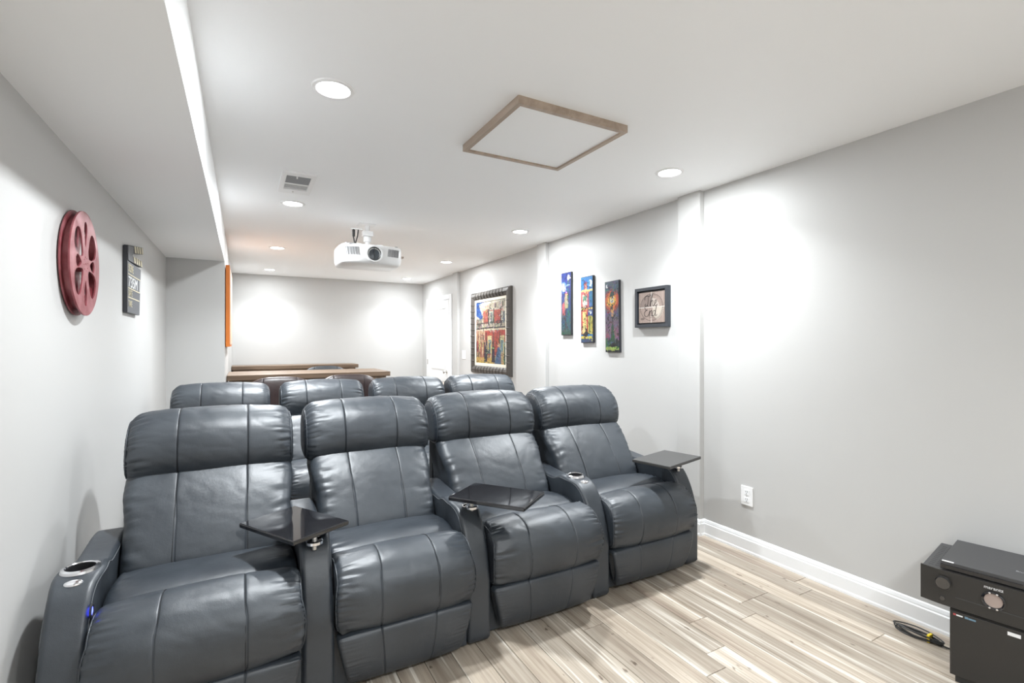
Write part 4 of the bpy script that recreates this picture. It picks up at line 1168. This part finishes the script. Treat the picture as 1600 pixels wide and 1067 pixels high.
# local frame: origin at the receiver's far front bottom corner; +x along the front toward the camera side, +y toward the wall
GA = math.radians(-80)
GX, GY = 2.462, 0.962
def gear_thing(name, label, cat, lx, ly, z):
    c, s = math.cos(GA), math.sin(GA)
    return thing(name, label, cat, (GX + c * lx - s * ly, GY + s * lx + c * ly, z), GA)
def speaker_box():
    t = gear_thing('subwoofer', 'black subwoofer cabinet on the floor under the receiver', 'speaker', 0.092, 0.012, 0)
    box('cabinet', 0, 0.36, 0, 0.34, 0.028, 0.293, 'gear_black', t, 0.003)
    box('plinth', 0.015, 0.345, 0.012, 0.33, 0, 0.028, 'black_plastic', t)
    box('grille_frame', 0.004, 0.356, -0.006, 0.001, 0.034, 0.288, 'gear_black', t, 0.003)
    box('sticker', 0.012, 0.020, -0.0072, -0.0055, 0.272, 0.279, 'label_red', t); box('sticker', 0.021, 0.040, -0.0072, -0.0055, 0.272, 0.277, 'label_white', t)
    box('sticker', 0.046, 0.056, -0.0072, -0.0055, 0.271, 0.279, 'label_blue', t); box('sticker', 0.057, 0.078, -0.0072, -0.0055, 0.271, 0.277, 'label_blue', t)
    box('sticker', 0.165, 0.20, -0.0072, -0.0055, 0.262, 0.275, 'label_white', t)
speaker_box()
def receiver():
    t = gear_thing('av_receiver', 'black audio receiver with knob and round porthole display on the subwoofer', 'receiver', 0, 0, 0.2935)
    w, d, h = 0.44, 0.37, 0.145
    for x in (0.125, 0.38):
        for y in (0.06, 0.30): lathe('foot', [(0.02, 0.0), (0.022, 0.008)], 'black_plastic', t, 20, c=(x, y, 0))
    box('chassis', 0.004, w - 0.004, 0.02, d, 0.008, h - 0.004, 'gear_top', t, 0.002)
    # front panel: a flat middle and swept-back wings
    plan = [(0.0, 0.014), (0.06, 0.002), (0.10, 0.0), (w - 0.10, 0.0), (w - 0.06, 0.002), (w, 0.014), (w, 0.022), (0.0, 0.022)]
    prism('front_panel', plan, 0.006, h, 'gear_black', t, 'XY', 0.001)
    box('panel_groove', 0.11, w - 0.11, -0.0015, 0.002, 0.050, 0.053, 'dark_slot', t)
    def knob(x, z, r, dp):
        k = lathe('volume_knob' if r > 0.015 else 'button', [(r, 0.0), (r, -dp * 0.8), (r * 0.9, -dp), (0.001, -dp)], 'knob_metal', t, 40, 'Y', c=(x, 0.005, z))
        if r > 0.015:
            lathe('knob_ring', [(r * 1.0, -dp * 0.75), (r * 1.04, -dp * 0.75), (r * 1.02, -dp * 0.95), (r * 0.95, -dp * 0.98)], 'black_gloss', k, 40, 'Y', c=(x, 0.005, z), closed=True)
    knob(0.075, 0.098, 0.0245, 0.020); knob(0.072, 0.033, 0.0085, 0.008)
    knob(w - 0.075, 0.098, 0.0245, 0.020)
    lathe('porthole_bezel', [(0.026, 0.0), (0.034, 0.0), (0.034, -0.006), (0.030, -0.008), (0.026, -0.004)], 'black_gloss', t, 48, 'Y', c=(0.22, 0.0, 0.083), closed=True)
    lathe('porthole_display', [(0.0265, 0.0), (0.0265, -0.002), (0.001, -0.002)], 'display', t, 40, 'Y', c=(0.22, 0.0, 0.083))
    for a in (70, 110, 250, 290):
        lathe('bezel_screw', [(0.0035, 0.0), (0.0035, -0.0085), (0.001, -0.0095)], 'chrome', t, 12, 'Y', c=(0.22 + 0.030 * math.cos(math.radians(a)), 0.0, 0.083 + 0.030 * math.sin(math.radians(a))))
    text_bm_obj('brand_lettering', 'marantz', 0.0165, M['label_white'], t, (0.22, -0.0005, 0.1235), (PI / 2, 0, 0), align='CENTER')
    # ventilation slots in the top cover
    for r_ in range(3):
        for k in range(12):
            box('vent_slot', 0.018 + r_ * 0.022, 0.034 + r_ * 0.022, 0.05 + k * 0.024, 0.058 + k * 0.024, h - 0.0045, h - 0.0034, 'dark_slot', t)
receiver()
def player():
    t = gear_thing('disc_player', 'slim black disc player lying on top of the receiver', 'disc player', 0.062, 0.018, 0.2935 + 0.1414)
    w, d, h = 0.36, 0.335, 0.036
    for x in (0.03, w - 0.03):
        for y in (0.03, d - 0.03): lathe('foot', [(0.012, 0.0), (0.013, 0.006)], 'black_plastic', t, 16, c=(x, y, 0))
    box('body', 0, w, 0.004, d, 0.006, h, 'gear_top', t, 0.0015)
    box('front_fascia', 0.0, w, 0, 0.005, 0.006, h - 0.012, 'black_gloss', t, 0.001)
    box('sticker', 0.004, 0.040, 0.004, 0.016, h - 0.0005, h + 0.0006, 'label_white', t)
    text_bm_obj('top_lettering', 'Blu-ray', 0.018, M['proj_grey'], t, (0.205, 0.10, h), (0, 0, 0))
player()
def cable():
    t = thing('coiled_cable', 'coiled black cable with a yellow tie on the floor by the subwoofer', 'cable', (2.735, 1.075, 0))
    bm = bmesh.new()
    rc = random.Random(5)
    loops = []
    ax = Vector((0.03, 0.97, 0)).normalized(); bx = Vector((ax.y, -ax.x, 0))
    ax3, bx3 = ax, bx
    for j in range(5):
        pts = []
        L0 = 0.088 + rc.uniform(-0.012, 0.01); w0 = 0.026 + rc.uniform(-0.008, 0.012); z0 = 0.005 + j * 0.005
        for k in range(29):
            a = 2 * PI * k / 28
            u = math.cos(a); v = math.sin(a)
            s = (u + 1) / 2
            wid = w0 * (0.25 + 0.75 * math.sin(min(1, s * 1.05) * PI * 0.62))
            p = ax3 * (u * L0) + bx3 * (v * wid + rc.uniform(-0.001, 0.001))
            pts.append((p.x, p.y, z0 + 0.004 * math.sin(a * 2 + j)))
        tube_bm(bm, pts, 0.0032, 6)
    from_bm('cable_coil', bm, 'black_plastic', t, True)
    tube('cable_tail', [tuple(ax3 * -0.06 + Vector((0, 0, 0.006))), tuple(ax3 * -0.11 + bx3 * 0.004 + Vector((0, 0, 0.005))), tuple(ax3 * -0.17 + bx3 * 0.04 + Vector((0, 0, 0.005)))], 0.0035, 'black_plastic', t, 6)
    M['yellow'] = mat('yellow_tie', (0.80, 0.60, 0.03), 0.5)
    o = box('cable_tie', -0.006, 0.006, -0.017, 0.017, 0.0, 0.034, 'yellow', t, 0.003)
    q = ax3 * -0.045
    o.location = (q.x, q.y, 0.0); o.rotation_euler = (0, 0, math.atan2(ax3.y, ax3.x))
cable()
